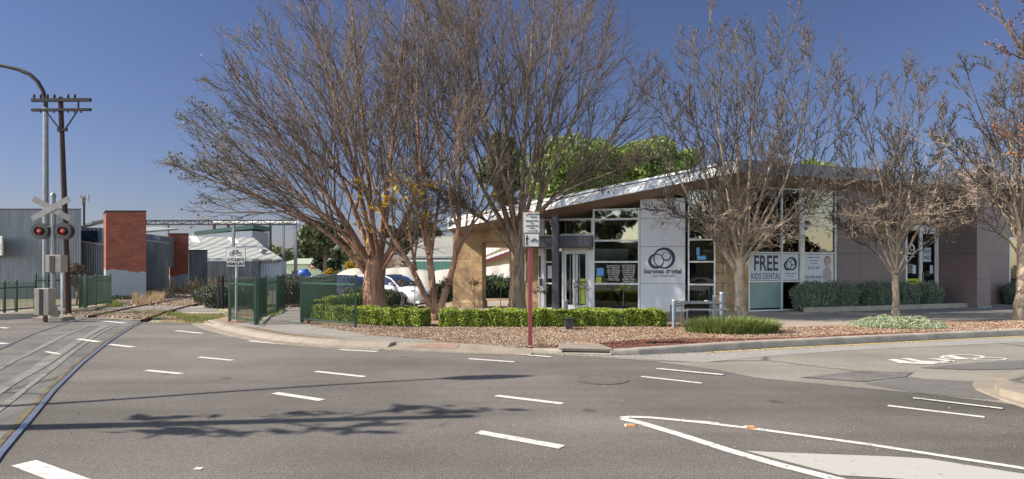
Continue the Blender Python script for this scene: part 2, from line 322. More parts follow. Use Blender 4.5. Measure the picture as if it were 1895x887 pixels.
M['bluetext'] = mat('blue_print', (.08, .11, .2), .5, .05, 6)
M['yellow_poster'] = mat('yellow_poster', (.42, .46, .03), .5, .06, 6)
M['bluepaper'] = mat('blue_paper', (.1, .3, .6), .5, .3, 20)
M['intwall'] = mat('interior_wall', (.42, .45, .43), .8, .1, 1)
M['intfloor'] = mat('interior_floor', (.12, .11, .1), .5, .1, 1)
M['counter'] = mat('counter_wood', (.55, .36, .12), .45, .1, 3)
M['skin'] = mat('skin', (.4, .22, .15), .5, .05); M['cloth'] = mat('dark_cloth', (.012, .014, .025), .8, .2, 10)
M['hair'] = mat('hair', (.02, .012, .01), .6, .2, 30)
M['bark1'] = mat('red_brown_bark', (.12, .055, .036), .9, .35, 9, .05, 20, c2=(.46, .25, .165), stretch=.14)
M['twig1'] = mat('brown_twigs', (.075, .054, .043), .85, .3, 4, c2=(.22, .16, .12))
M['bark3'] = mat('brown_bark', (.12, .078, .052), .9, .35, 9, .04, 20, c2=(.36, .25, .175), stretch=.18)
M['twig3'] = mat('dark_brown_twigs', (.065, .046, .036), .85, .3, 4, c2=(.18, .13, .1))
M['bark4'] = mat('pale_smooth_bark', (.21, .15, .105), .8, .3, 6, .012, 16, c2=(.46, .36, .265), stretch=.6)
M['twig4'] = mat('contrast_dark_twigs', (.06, .045, .037), .85, .3, 3, c2=(.15, .115, .09))  # upper ash twigs, darkened in colour for their contrast against the sky
M['l_hedge'] = leafmat('box_hedge_leaves', (.05, .1, .008), (.5, .57, .09), .4, .3, 6)
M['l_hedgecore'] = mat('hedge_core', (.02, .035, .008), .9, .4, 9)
M['l_lime'] = leafmat('spring_leaves', (.07, .12, .02), (.27, .34, .08), .5, .3, .9)
M['l_dark'] = leafmat('dark_leaves', (.012, .03, .014), (.045, .08, .035), .6, .15, .6)
M['l_gum'] = leafmat('gum_leaves', (.04, .055, .02), (.14, .15, .06), .6, .2, .6)
M['l_orange'] = leafmat('golden_leaves', (.3, .16, .01), (.5, .34, .04), .6, .3, 1)
M['l_rose'] = leafmat('rosemary_leaves', (.035, .05, .02), (.14, .15, .08), .7, .15, 4)
M['l_west'] = leafmat('grey_green_leaves', (.09, .125, .09), (.26, .31, .21), .7, .15, 2.5)
M['l_silver'] = leafmat('silver_leaves', (.13, .17, .08), (.42, .45, .3), .7, .15, 6)
M['l_strap'] = leafmat('strappy_leaves', (.05, .08, .015), (.25, .3, .08), .5, .25, 5)
M['l_red'] = leafmat('reddish_leaves', (.08, .025, .02), (.16, .13, .04), .5, .2, 5)
M['l_brown'] = leafmat('dry_brown_leaves', (.12, .05, .03), (.3, .13, .06), .7, .2, 5)
M['l_grass'] = leafmat('green_grass', (.07, .11, .015), (.25, .3, .06), .7, .25, 2)
M['l_dry'] = leafmat('dry_grass', (.28, .19, .1), (.5, .38, .22), .8, .25, 2)
M['flower'] = leafmat('mauve_flowers', (.25, .24, .42), (.5, .46, .68), .7, .2, 4)
M['carwhite'] = mat('white_car_paint', (.75, .76, .78), .12, .01, 1, spec=.7)
M['cardark'] = mat('dark_car_paint', (.012, .018, .04), .12, .05, 1, spec=.8)
M['carglass'] = mat('car_glass', (.02, .03, .06), .04, .05, 1, spec=1.0)
M['tyre'] = mat('tyre', (.015, .015, .015), .85, .1, 10); M['alloy'] = mat('alloy', (.3, .3, .32), .3, .05, 5, metal=.8)
M['chips'] = leafmat('stone_chips', (.09, .058, .038), (.43, .32, .23), .9, 0, 3)
M['chipsred'] = leafmat('bark_chips', (.045, .015, .01), (.19, .075, .048), .9, 0, 3)
M['fabric'] = mat('white_fabric', (.4, .37, .33), .8, .06, 1.5, .01, 4)
M['weatherboard'] = mat('weatherboard', (.5, .38, .22), .7, .06, 1)
M['amber'] = mat('amber_reflector', (.5, .17, .015), .3, .05, 9)
M['orangepipe'] = mat('beige_pvc', (.5, .38, .25), .5)
M['hillgreen'] = leafmat('hill_woods', (.03, .05, .025), (.1, .12, .065), .9, 0, .02)

M['scuff'] = groundmat('scuffed_asphalt', (.12, .114, .107), (.215, .204, .192), big=3.5, speck=50, sa=.5, bump=.006)
def dens_(pts, n=4): return [(a[0] + (c[0] - a[0]) * i / n, a[1] + (c[1] - a[1]) * i / n) for a, c in zip(pts[:-1], pts[1:]) for i in range(n)] + [pts[-1]]
# ================================================================ SETTING
def sheet(name, pts, z, m, kind='structure', thick=None):
    b = MB(); n = len(pts); zz = z if hasattr(z, '__len__') else [z] * n
    b.add([(p[0], p[1], zz[i]) for i, p in enumerate(pts)], [tuple(range(n))], False)
    if thick:
        b.add([(p[0], p[1], zz[i]) for i, p in enumerate(pts)] + [(p[0], p[1], zz[i] - thick) for i, p in enumerate(pts)],
              [(i, i + n, (i + 1) % n + n, (i + 1) % n) for i in range(n)], False)
    return tag(b.build(name, m), kind=kind)
sheet('ground', [(-900, -600), (900, -600), (900, 1500), (-900, 1500)], -.25, M['dirt'])
# kerb line of the far footpath corner, in photo pixels on the road surface
kerb_px = [(378, 599), (403, 609), (453, 621), (501, 630), (550, 635.5), (623, 640.5), (717, 645), (800, 648), (880, 651.5), (985, 654.5),
           (1040, 656), (1130, 657.5), (1183, 657), (1300, 652), (1430, 644.5), (1560, 638), (1700, 631), (1895, 621.5)]
K = [G(*p) for p in kerb_px]
Kend = (K[-1][0] + 9 * (K[-1][0] - K[-2][0]), K[-1][1] + 9 * (K[-1][1] - K[-2][1]))
K.append(Kend)
def arcclean(): pass
edgeL = [G(290, 597), G(255, 596), G(160, 586.5), G(60, 589), G(0, 591), (-60, 22)]
road = [(-80, -60), (80, -60), (80, K[-1][1] - 2)] + list(reversed(K)) + edgeL + [(-80, 23)]
sheet('road', road, 0, M['asphalt'], thick=.3)
# side road of older pale asphalt, its chip-sealed gutter strip and the darker patches
side = [G(985, 656), G(1090, 661), G(1200, 668), G(1330, 686), G(1400, 700), G(1500, 710), G(1620, 721), G(1750, 734), G(1895, 752), (30, 5.0), (60, 20)] 
def inset(k, d): return (K[k][0] - 0, K[k][1] - d)
side2 = side + [(K[i][0], K[i][1] - .03) for i in range(len(K) - 1, 8, -1)]
sheet('side_road', side2, .004, M['oldasphalt'])
chip = [(K[i][0], K[i][1] - .06) for i in range(9, 19)] + [G(1895, 634), G(1560, 650), G(1400, 662), G(1300, 672), G(1200, 666), G(1090, 660)]
sheet('gutter_seal', chip, .008, M['chipseal'])
sheet('road_patch', [G(1600, 711), G(1676, 700), G(1800, 707), G(1803, 722), G(1850, 741), G(1700, 729)], .008, M['patch'])
sheet('road_patch', [G(1700, 682), G(1810, 672), G(1895, 668), G(1895, 684), G(1800, 686)], .012, M['patch'])
sheet('road_patch', [G(1480, 700), G(1590, 688), G(1690, 690), G(1676, 699), G(1598, 708)], .012, M['infill'])
# asphalt between and beside the rails where they cross the road
LR = [(-90, 680), (-20, 653), (0, 644.5), (60, 617.5), (110, 601.5), (165, 587)]
RR = [(-60, 905), (-10, 852), (0, 838), (60, 768), (100, 720), (150, 672), (200, 632), (245, 604), (262, 595)]
sheet('track_infill', [G(*p) for p in LR] + [G(*p) for p in reversed(RR)], .004, M['infill'])
# pale scuffed bands that follow the rails
for pl, wd in (([(-60, 760), (0, 722), (60, 688), (120, 648), (175, 614), (205, 600)], .2), ([(-60, 800), (20, 742), (70, 703), (130, 655), (180, 620), (215, 601)], .1), ([(-60, 716), (0, 682), (50, 657), (110, 626), (165, 603)], .12)):
    pp = dens_([G(*p) for p in pl], 5); v = []
    for i, p in enumerate(pp):
        a_ = Vector(pp[max(i - 1, 0)]); c_ = Vector(pp[min(i + 1, len(pp) - 1)]); tt = (c_ - a_).normalized(); q = wd * (.85 + .15 * math.sin(i * .6)) / 2; v += [(p[0] + tt.y * q, p[1] - tt.x * q, .009 if wd > .2 else .0105), (p[0] - tt.y * q, p[1] + tt.x * q, .009 if wd > .2 else .0105)]
    mbb = MB(); mbb.add(v, [(2 * i, 2 * i + 2, 2 * i + 3, 2 * i + 1) for i in range(len(pp) - 1)]); tag(mbb.build('road_patch', M['scuff']), kind='structure')
# --- raised footpath corner: gravel verge, path, paving, mulch (each 4 mm apart)
ZP = .07
kerbtop = [(x, y + .16) for x, y in K]
verge = [K[0]] + [(x + .02, y + (.5 if 6 <= i + 1 <= 9 else .16)) for i, (x, y) in enumerate(K[1:])] + [(40, 40), (12, 40), (-2.2, 30), (-3.2, 21.2), (-7.8, 21.6), (-9.2, 21), G(405, 590, ZP)]
sheet('verge_gravel', verge, ZP, M['gravel'], thick=.38)
V = lambda px, py: G(px, py, ZP)
sheet('footpath', [V(430, 602), V(477, 607.5), V(550, 621), V(623, 627), V(717, 633.5), V(820, 632.5), V(860, 632), V(760, 627), V(680, 621), V(620, 610), V(562, 599), V(560, 574), V(528, 571), V(478, 592)], ZP + .004, M['pathmat'])
def onramp(k, d): i = int(k); u = k - i; x = K[i][0] * (1 - u) + K[i + 1][0] * u; y = K[i][1] * (1 - u) + K[i + 1][1] * u; return (x, y + d, .02 + .056 * d / .5 + .005)
q4 = [onramp(6.4, .1), onramp(7.55, .1), onramp(7.6, .42), onramp(6.9, .42)]
sheet('tactile_ramp', [q[:2] for q in q4], [q[2] for q in q4], mat('ramp_brick', (.26, .16, .125), .85, .25, 12, .004, 60, world=True))
sheet('paving', [V(600, 576), V(810, 578), V(1200, 580), V(1300, 594), V(1300, 600), V(1420, 608), V(1600, 600), V(1760, 594), V(1895, 590), (40, 24), (40, 36), (12, 36), (-2.2, 26.0), (-6, 21.3), V(600, 566)], ZP + .004, M['paving'])
sheet('footpath_painted_shade', [V(1385, 590), V(1500, 590), V(1640, 586), V(1895, 580), (40, 27), (40, 30), V(1895, 566), V(1760, 568), V(1440, 574), V(1385, 578)], ZP + .008, M['pathmat'])  # painted shade: darker sheet laid where the building's shadow falls on the paving
sheet('red_mulch', [V(1105, 637), V(1150, 632), V(1260, 628), V(1400, 628), V(1500, 624), V(1620, 618), V(1800, 614), V(1895, 610)] + [(K[i][0], K[i][1] + .19) for i in (17, 16, 15, 14, 13, 12, 11)], ZP + .004, M['mulch'])
sheet('red_mulch', [V(960, 641), V(1000, 638), V(1034, 640), V(1030, 643.5), V(985, 643.5)], ZP + .004, M['mulch'])
sheet('driveway', [(-3.1, 21.2), (-2.2, 30), (-2.2, 60), (-30, 60), (-22, 36), (-9.2, 24.5), (-7.8, 21.6)], [.066, -.2, -.24, -.24, -.24, -.1, .066], M['lot'])
# --- kerbs: rounded barrier kerb swept along the edge line
def sweep(name, pts, prof, m, zoff=0, rise=None):
    b = MB(); n = len(pts); k = len(prof); v = []
    for i, p in enumerate(pts):
        a = Vector(pts[max(i - 1, 0)]); c = Vector(pts[min(i + 1, n - 1)]); t = (c - a).normalized(); nn = Vector((-t.y, t.x))
        zs_ = rise(i / (n - 1)) if rise else 1
        for d, z in prof: v.append((p[0] + nn.x * d, p[1] + nn.y * d, z * (zs_ if z > .03 else 1) + zoff))
    f = [(i * k + j, (i + 1) * k + j, (i + 1) * k + j + 1, i * k + j + 1) for i in range(n - 1) for j in range(k - 1)]
    b.add(v, f, False); b.add(v[:k], [tuple(range(k))], False); b.add(v[-k:], [tuple(reversed(range(k)))], False)
    return tag(b.build(name, m), kind='structure')
def dens(pts, n=4):
    o = []
    for a, c in zip(pts[:-1], pts[1:]):
        for i in range(n): o.append((a[0] + (c[0] - a[0]) * i / n, a[1] + (c[1] - a[1]) * i / n))
    return o + [pts[-1]]
prof = [(0, -.1), (0, .02), (.012, .06), (.022, .074), (.04, .082), (.19, .082), (.2, .06)]
profL = [(-.3, -.1), (-.3, .012), (-.02, .016), (.09, .075), (.13, .094), (.31, .096), (.32, .06)]
sweep('kerb', dens(K[0:7]), profL, M['kerbconc'])
sweep('kerb', dens(K[9:11] ), prof, M['darkconc'])
sweep('kerb', dens(K[11:19]), prof, M['darkconc'], rise=lambda u: 1 + .75 * min(1, u * 3.2))
sweep('pram_ramp', dens(K[6:10]), [(-.25, -.1), (-.25, .012), (.0, .02), (.5, .076), (.56, .066)], M['kerbconc'])
# stormwater inlet pit
c0 = K[10]; c1 = K[11]; t = empty('stormwater_pit', (c0[0], c0[1], 0), 'concrete stormwater inlet pit lid set in the kerb right of the maroon sign post', 'drain')
b = MB(); b.slab([(c0[0] - .06, c0[1] + .04, .084), (c1[0] + .04, c1[1] + .02, .084), (c1[0] - .1, c1[1] + .72, .084), (c0[0], c0[1] + .75, .084)], (0, 0, .035)); b.build('lid', M['kerbconc'], t, bevel=.012)
b = MB(); b.slab([(c0[0], c0[1] + .075, .02), (c1[0], c1[1] + .06, .02), (c1[0], c1[1] + .06, .056), (c0[0], c0[1] + .075, .056)], (0, .3, 0)); b.build('inlet', M['black'], t)
b = MB(); b.slab([(c0[0], c0[1] + .06, .056), (c1[0], c1[1] + .045, .056), (c1[0], c1[1] + .045, .083), (c0[0], c0[1] + .06, .083)], (0, .3, 0)); b.build('lintel', M['kerbconc'], t)
b = MB(); b.slab([(c0[0], c0[1] - .1, .0), (c1[0], c1[1] - .12, .0), (c1[0], c1[1] + .06, .0), (c0[0], c0[1] + .08, .0)], (0, 0, .03)); b.build('apron', M['darkconc'], t)
# yellow line by right kerb
yl = MB()
pts = dens(K[13:19], 3)
for a, c in zip(pts[:-1], pts[1:]): yl.add([(a[0], a[1] - .18, .013), (c[0], c[1] - .18, .013), (c[0], c[1] - .09, .013), (a[0], a[1] - .09, .013)], [(0, 1, 2, 3)])
tag(yl.build('kerb_line', M['yellowp']), kind='structure')
# --- painted markings
mk = MB()
def dash(a, c, wd=.1, z=.006):
    a = Vector(G(*a)); c = Vector(G(*c)); tt = (c - a).normalized(); n = Vector((-tt.y, tt.x)) * wd / 2
    mk.add([(*(a - n), z), (*(c - n), z), (*(c + n), z), (*(a + n), z)], [(0, 1, 2, 3)])
for d in [((325, 612.5), (375, 617.5), .12), ((368, 661.5), (430, 667.5), .1), ((271, 686), (335, 692.5), .1), ((203, 638), (247, 643), .12), ((460, 631.5), (512, 636.5), .1),
          ((0, 606.5), (15, 608), .12), ((-20, 634), (13, 637), .12), ((584, 688), (675, 698), .1), ((508, 728), (596, 741.5), .11), ((628, 647.5), (698, 651.5), .1), ((867, 664.5), (952, 670.5), .1),
          ((885, 800.5), (1040, 828.5), .12), ((918, 733), (1041, 748), .1), ((1187, 697.5), (1299, 710), .08), ((1643, 751.5), (1822, 773), .08), ((44, 858), (160, 900), .17), ((360, 868), (374, 868.5), .05)]:
    dash(*d)
for d in [((145, 628.5), (183, 634), .12), ((193, 595.5), (232, 599), .14), ((85, 652), (110, 656.5), .08)]: dash(*d, z=.0125)
for d in [((945, 655.5), (1020, 662), .1), ((1215, 683.5), (1338, 695), .1), ((1690, 738), (1855, 758), .07)]: dash(*d, z=.0125)
tag(mk.build('lane_markings', M['white']), kind='structure')
mk = MB()
def stripe(pp, wd, z=.006):
    pp = [Vector(G(*p)) for p in pp]; v = []
    for i, p in enumerate(pp):
        tt = (pp[min(i + 1, len(pp) - 1)] - pp[max(i - 1, 0)]).normalized(); n = Vector((-tt.y, tt.x)) * wd / 2; v += [(*(p - n), z), (*(p + n), z)]
    mk.add(v, [(2 * i, 2 * i + 2, 2 * i + 3, 2 * i + 1) for i in range(len(pp) - 1)])
stripe([(1149, 774), (1165, 772.5), (1200, 773.5), (1240, 777), (1290, 782), (1400, 795), (1600, 822.5), (1700, 838), (1895, 868), (2100, 903)], .08)
stripe([(1152, 775.5), (1170, 780), (1190, 785), (1260, 806), (1350, 835), (1440, 861), (1555, 890), (1700, 930)], .115, .0065)
stripe([(1280, 780), (1305, 782), (1330, 784.5)], .05, .0075)
tag(mk.build('painted_median_outline', M['white']), kind='structure')
sheet('painted_median', [G(1378, 835.5), G(1450, 839), G(1643, 846), G(1715, 850), G(1895, 878.5), G(1960, 889), G(1960, 920), G(1780, 896), G(1655, 887), G(1554, 881)], .006, M['hatch'])
# bicycle lane symbol
mk = MB()
def gel(cx, cy, hw, hh, wd, z=.013):
    n = 36; v = []
    for k in (1, -1):
        for j in range(n):
            q = 2 * math.pi * j / n; x, y = G(cx + (hw + k * wd) * math.cos(q), cy + (hh + k * wd * .11) * math.sin(q)); v.append((x, y, z))
    mk.add(v, [(j, (j + 1) % n, (j + 1) % n + n, j + n) for j in range(n)])
gel(1781, 662.2, 38, 4.0, 4); gel(1831, 665.8, 30, 2.5, 3.2, .0135)
for q in ([(1643, 667), (1657, 666), (1688, 671.5), (1740, 673), (1726, 676), (1663, 673.6)], [(1666, 665.2), (1682, 664.2), (1706, 669.3), (1768, 672.5), (1745, 673), (1700, 671.5)],
          [(1716, 665.2), (1740, 665), (1768, 669), (1760, 671), (1740, 668)], [(1742, 660), (1760, 658.5), (1792, 665.5), (1776, 667)], [(1736, 669.5), (1768, 669.5), (1766, 671), (1742, 671)]):
    mk.add([(*G(*p), .014) for p in q], [tuple(range(len(q)))])
tag(mk.build('bicycle_symbol', M['white']), kind='structure')
# --- manhole and pavement studs
mx_, my_ = G(1113, 703)
t = empty('manhole_cover', (mx_, my_, 0), 'round cast manhole cover set flush in the dark road', 'manhole cover')
b = MB(); n = 36
for r0, r1, z, mi in ((.0, .25, .008, 0), (.27, .3, .008, 0), (.33, .37, .008, 0)):
    vv = [(mx_ + r * math.cos(2 * math.pi * j / n), my_ + r * math.sin(2 * math.pi * j / n), z) for r in (r0, r1) for j in range(n)]
    b.add(vv, [(j, (j + 1) % n, (j + 1) % n + n, j + n) for j in range(n)])
b.build('ring', mat('cast_iron', (.13, .115, .103), .6, .3, 30), t)
b = MB()
for r0, r1, z in ((.25, .27, .007), (.3, .33, .007)):
    vv = [(mx_ + r * math.cos(2 * math.pi * j / n), my_ + r * math.sin(2 * math.pi * j / n), z) for r in (r0, r1) for j in range(n)]
    b.add(vv, [(j, (j + 1) % n, (j + 1) % n + n, j + n) for j in range(n)])
b.build('groove', mat('road_grit', (.1, .09, .082), .9), t)
for px, py, lb in ((1166, 789.5, 'amber and white reflective road stud below the tip of the painted median'), (1388, 793, 'amber and white road stud on the long upper line of the painted median')):
    x, y = G(px, py); t = empty('road_stud', (x, y, 0), lb, 'road stud', 'reflective studs on the road')
    b = MB(); b.prism([(x - .05, y - .04), (x + .05, y - .04), (x + .05, y + .04), (x - .05, y + .04)], 0, .01); b.add([(x - .055, y - .04, .01), (x + .055, y - .04, .01), (x + .055, y + .04, .01), (x - .055, y + .04, .01), (x - .04, y - .02, .024), (x + .04, y - .02, .024), (x + .04, y + .02, .024), (x - .04, y + .02, .024)], [(4, 5, 6, 7), (1, 2, 6, 5), (2, 3, 7, 6), (3, 0, 4, 7)]); b.build('housing', M['fabric'], t)
    b = MB(); b.add([(x - .055, y - .041, .011), (x + .055, y - .041, .011), (x + .04, y - .021, .0245), (x - .04, y - .021, .0245)], [(0, 1, 2, 3)]); b.build('reflector', M['amber'], t)
# --- traffic island at right
isl = [G(*p) for p in ((1895, 690), (1850, 697), (1818, 703), (1803, 709), (1800, 714), (1808, 723), (1850, 741), (1895, 755), (1960, 776))] + [(14, 7.0), (14, 9.8)]
sheet('traffic_island', isl, .03, M['kerbconc'], thick=.05)
inn = [G(*p, .1) for p in ((1895, 687), (1862, 694), (1846, 703), (1841, 713), (1850, 722), (1895, 733), (1960, 748))] + [(13.6, 7.4), (13.6, 9.5)]
sheet('traffic_island', inn, .12, M['kerbconc'], thick=.12)
sheet('traffic_island', [G(*p, .12) for p in ((1895, 690), (1866, 697), (1864, 703), (1876, 708), (1895, 709.5))] + [(13, 8.6), (13, 9.2)], .124, M['oldasphalt'])
# --- railway: ballast bed, rails, crossing path
def rz(i): return .02
LRw = [G(*p, .02) for p in LR] + [G(210, 576, .05), G(270, 563, .08), G(330, 552.5, .08), G(390, 541.5, .08), (-22.5, 48), (-30, 70)]
RRw = [G(*p, .02) for p in RR] + [G(300, 579, .05), G(345, 566, .08), G(388, 555.5, .08)]
dx = LRw[-4:]; RRw += [(LRw[-3][0] + 1.45, LRw[-3][1] + .75), (LRw[-2][0] + 1.5, LRw[-2][1] + .6), (LRw[-1][0] + 1.5, LRw[-1][1] + .6)]
t = empty('railway_track', (-9, 20, 0), 'railway track with blue worn rails in the road turning rusty on the ballast', 'railway track')
for W_, n_ in ((LRw, 6), (RRw, 9)):
    road_part = dens(W_[:n_], 3); far = dens(W_[n_ - 1:], 4)
    b = MB()
    def rl(pts, z0, z1, wd):
        v = []
        for i, p in enumerate(pts):
            a = Vector(pts[max(i - 1, 0)]); c = Vector(pts[min(i + 1, len(pts) - 1)]); tt = (c - a).normalized(); nn = Vector((-tt.y, tt.x)) * wd / 2
            za = z0 if i else z0
            v += [(p[0] - nn.x, p[1] - nn.y, z0), (p[0] - nn.x, p[1] - nn.y, z1), (p[0] + nn.x, p[1] + nn.y, z1), (p[0] + nn.x, p[1] + nn.y, z0)]
        b.add(v, [(4 * i + j, 4 * i + j + 4, 4 * i + j + 5, 4 * i + j + 1) for i in range(len(pts) - 1) for j in range(3)], False)
    rl(road_part, -.02, .016, .052)
    b.m = 1; rl(far, -.02, .075, .07); b.m = 1; rl(far, -.02, -.004, .15)
    b.build('rail', [M['railtop'], M['rust']], t)
    # gritty flangeway groove beside the rail
fg = mat('flangeway_grit', (.05, .045, .035), .9, .5, 3, c2=(.17, .13, .05), world=True)
for W_, s_ in ((dens([G(*p, .0) for p in RR], 3), -1), (dens([G(*p, .0) for p in LR], 3), 1)):
    b = MB()
    for a, c in zip(W_[:-1], W_[1:]):
        tt = (Vector(c) - Vector(a)).normalized(); nn = Vector((-tt.y, tt.x)) * -s_
        q = [Vector(a) + nn * .035, Vector(c) + nn * .035, Vector(c) + nn * .085, Vector(a) + nn * .085]
        b.add([(*p, .009) for p in q], [(0, 1, 2, 3)])
    b.build('flangeway', fg, t)
sl_ = [(-11, 19.6)]
bedL = [(-13.3, 19.9), (-16.5, 25), (-20.5, 36), (-26, 50), (-34, 72)]; bedR = [(-9.6, 17.6), (-9.4, 21), (-11.0, 25), (-15.5, 36), (-20, 50), (-27, 72)]
b = MB(); bed = bedL + list(reversed(bedR)); b.add([(x, y, -.005 if y < 30 else 0) for x, y in bed], [tuple(range(len(bed)))]); tag(b.build('ballast', M['ballast']), kind='structure')
sheet('rail_reserve', [(-60, 21.5), G(0, 590), G(60, 588), G(160, 586), G(255, 595), G(300, 597), G(380, 599), (-8.7, 17.6), (-8.5, 21), (-9.2, 24.5), (-11, 28), (-21, 45), (-30, 60), (-60, 60)], [-.012] * 14, M['dirt'], thick=.3)
sheet('crossing_path', [G(175, 572.5), G(285, 567), G(402, 570), G(440, 572), G(440, 579), G(400, 577.5), G(300, 576), G(190, 577)], .035, M['pathmat'], thick=.06)
sheet('crossing_path', [G(-60, 586, .1), G(60, 578, .1), G(175, 572, .1), G(200, 563, .1), G(100, 565, .1), G(-60, 572, .1)], .1, M['paving'], thick=.12)
b = MB(); a0 = G(-60, 594); a1 = G(62, 589.5)
b.slab([(a0[0], a0[1], -.05), (a1[0], a1[1], -.05), (a1[0], a1[1], .16), (a0[0], a0[1], .2)], (0, .2, 0)); tag(b.build('retaining_kerb', M['concrete'], bevel=.01), kind='structure')
mk = MB()
for a, c in ((G(130, 576, .1), G(232, 563, .1)), (G(403, 573, .13), G(427, 573.5, .13))): 
    mk.slab([(a[0], a[1], .105), (c[0], c[1], .105), (c[0], c[1], .14), (a[0], a[1], .14)], (0, .06, 0))
tag(mk.build('path_edging', M['yellowp']), kind='structure')
# --- far wooded hills
def hill(name, x0, x1, y, h0, h1, seed):
    rng = np.random.default_rng(seed); nx, ny = 90, 6
    xs = np.linspace(x0, x1, nx); v = []
    ph = rng.uniform(0, 6, 5)
    for j in range(ny):
        tj = j / (ny - 1)
        for i, x in enumerate(xs):
            hh = h0 + (h1 - h0) * (.5 + .25 * math.sin(x * .013 + ph[0]) + .15 * math.sin(x * .04 + ph[1]) + .1 * math.sin(x * .11 + ph[2]))
            e = min(1, (i + .5) / 12, (nx - i - .5) / 12)
            v.append((x, y + tj * 120, -.4 + hh * e * math.sin(tj * math.pi / 2)))
    f = [(j * nx + i, j * nx + i + 1, (j + 1) * nx + i + 1, (j + 1) * nx + i) for j in range(ny - 1) for i in range(nx - 1)]
    tag(npmesh(name, v, f, M['hillgreen'], smooth=True), kind='structure')
    return xs
hill('hills', -420, 420, 330, 6, 10, 3)
# ================================================================ TEXT AND SYMBOL HELPERS
def textmesh(name, body, size, mt, Mx, parent, align='CENTER', ext=.002, bold=0, sx=1.0, spacing=1.0):
    "writing in the local xz plane of Mx, facing local -y; Mx in world space"
    cu = bpy.data.curves.new(name, 'FONT'); cu.body = body; cu.size = size; cu.align_x = align; cu.align_y = 'CENTER'; cu.extrude = ext; cu.offset = bold; cu.space_character = spacing
    tmp = bpy.data.objects.new('tmp', cu); col.objects.link(tmp); bpy.context.view_layer.update()
    me = bpy.data.meshes.new_from_object(tmp.evaluated_get(bpy.context.evaluated_depsgraph_get()))
    bpy.data.objects.remove(tmp); bpy.data.curves.remove(cu); me.name = name
    T = Matrix.Translation(-wpos(parent)) @ Mx @ Matrix.Rotation(R(90), 4, 'X') @ Matrix.Diagonal((sx, 1, 1, 1))
    me.transform(T); me.materials.clear(); me.materials.append(mt)
    return link(name, me, parent)
def frame(org, ang):                   # local x along ang (deg from +X), y inward, z up
    return Matrix.Translation(Vector(org)) @ Matrix.Rotation(R(ang), 4, 'Z')
def bike(b, cx, cz, s, lw=.07):        # bicycle pictogram, width 2s
    for k in (-1, 1): b.ring((cx + k * .62 * s, 0, cz - .12 * s), .36 * s, .36 * s - lw * s, 24)
    L = lambda a, c, w_=lw: b.line((cx + a[0] * s, cz + a[1] * s), (cx + c[0] * s, cz + c[1] * s), w_ * s)
    L((-.62, -.12), (-.3, .38)); L((-.3, .38), (.3, .38)); L((-.3, .3), (.02, -.12)); L((.3, .38), (.02, -.12)); L((.62, -.12), (.24, .5)); L((-.62, -.12), (.02, -.12))
    L((.1, .5), (.38, .56), .09); L((-.48, .5), (-.2, .5), .1); L((-.36, .5), (-.26, .3))
def logo(b, cx, cz, s, y=0):           # interlocked crescent rings
    b.ring((cx + .1 * s, y, cz + .02 * s), .5 * s, .4 * s, 44, (-.04 * s, -.02 * s))
    b.ring((cx - .27 * s, y - .002, cz - .12 * s), .36 * s, .27 * s, 36, (.05 * s, .03 * s))
    b.ring((cx + .2 * s, y - .004, cz + .1 * s), .22 * s, .17 * s, 30, (.0, .02 * s))
# ================================================================ THE SURGERY BUILDING
A = (7.0, 20.3)
class Fac:
    def __init__(s, ang): s.ang = ang; s.ex = (math.cos(R(ang)), math.sin(R(ang))); s.M = frame((A[0], A[1], 0), ang)
    def x(s, px, d=0):
        r = (px - CX) / FPX; ax = A[0] - d * -s.ex[1] * -1; 
        ox, oy = A[0] - s.ex[1] * -1 * 0, A[1]
        return (r * A[1] - A[0]) / (s.ex[0] - r * s.ex[1])
    def z(s, px, py): Y = A[1] + s.x(px) * s.ex[1]; return H - (py - CY) * Y / FPX
    def box(s, b, p0, p1, z0, z1, d0=0, d1=.1):   # d = local y, positive inward
        b.M = s.M; b.box(s.x(p0), s.x(p1), d0, d1, z0, z1)
    def poly(s, b, pts, d0, d1): b.M = s.M; b.slab([(s.x(p), d0, z) for p, z in pts], (0, d1 - d0, 0))
    def at(s, px, z, d=0): return s.M @ Matrix.Translation((s.x(px), d, z))
LF, RF = Fac(-15), Fac(20)
BASE = .076
def topL(px): return 4.325 + .17 * LF.x(px)
TR = 4.28
bld = empty('dental_building', (A[0], A[1], BASE), 'low building with tilted white-edged roof, sandstone corner and tall windows', 'building')
# walls
b = MB(); LF.poly(b, [(838, BASE), (892, BASE), (892, 2.45), (968, 2.45), (968, topL(968)), (838, topL(838))], 0, .5); b.build('stone_wall', M['stone'], bld)
b = MB(); LF.poly(b, [(972, BASE), (997, BASE), (997, topL(997)), (968, topL(968)), (968, 2.45), (972, 2.45)], .02, .4); b.build('stone_wall', M['stone'], bld)
b = MB(); LF.box(b, 836, 894, BASE, .3, -.05, .55); b.build('plinth', M['stone'], bld, bevel=.015)
b = MB(); LF.poly(b, [(1324, BASE), (1343.7, BASE), (1343.7, 4.31), (1324, topL(1324))], 0, .45); b.build('corner_stone_face', M['roughstone'], bld)
b = MB(); RF.box(b, 1343.8, 1385, BASE, TR, 0, .45); b.M = Matrix.Identity(4); b.build('corner_stone_face', M['stone'], bld)
b = MB(); LF.box(b, 1184, 1268, BASE, topL(1184), .0, .2)
wp = b.build('white_wall_panel', M['panelw'], bld)
b = MB()
for z in (.99, 2.24, 3.19): LF.box(b, 1184.5, 1267.5, z, z + .012, -.003, .01)
b.M = LF.M; b.box(LF.x(1184) - .0, LF.x(1184) + .015, -.003, .01, BASE, topL(1184)); b.build('joint', M['black'], wp)
b = MB(); LF.box(b, 1223, 1229, 2.98, 3.1, -.09, .0); b.build('wall_light', M['beige_box'], bld, bevel=.01)
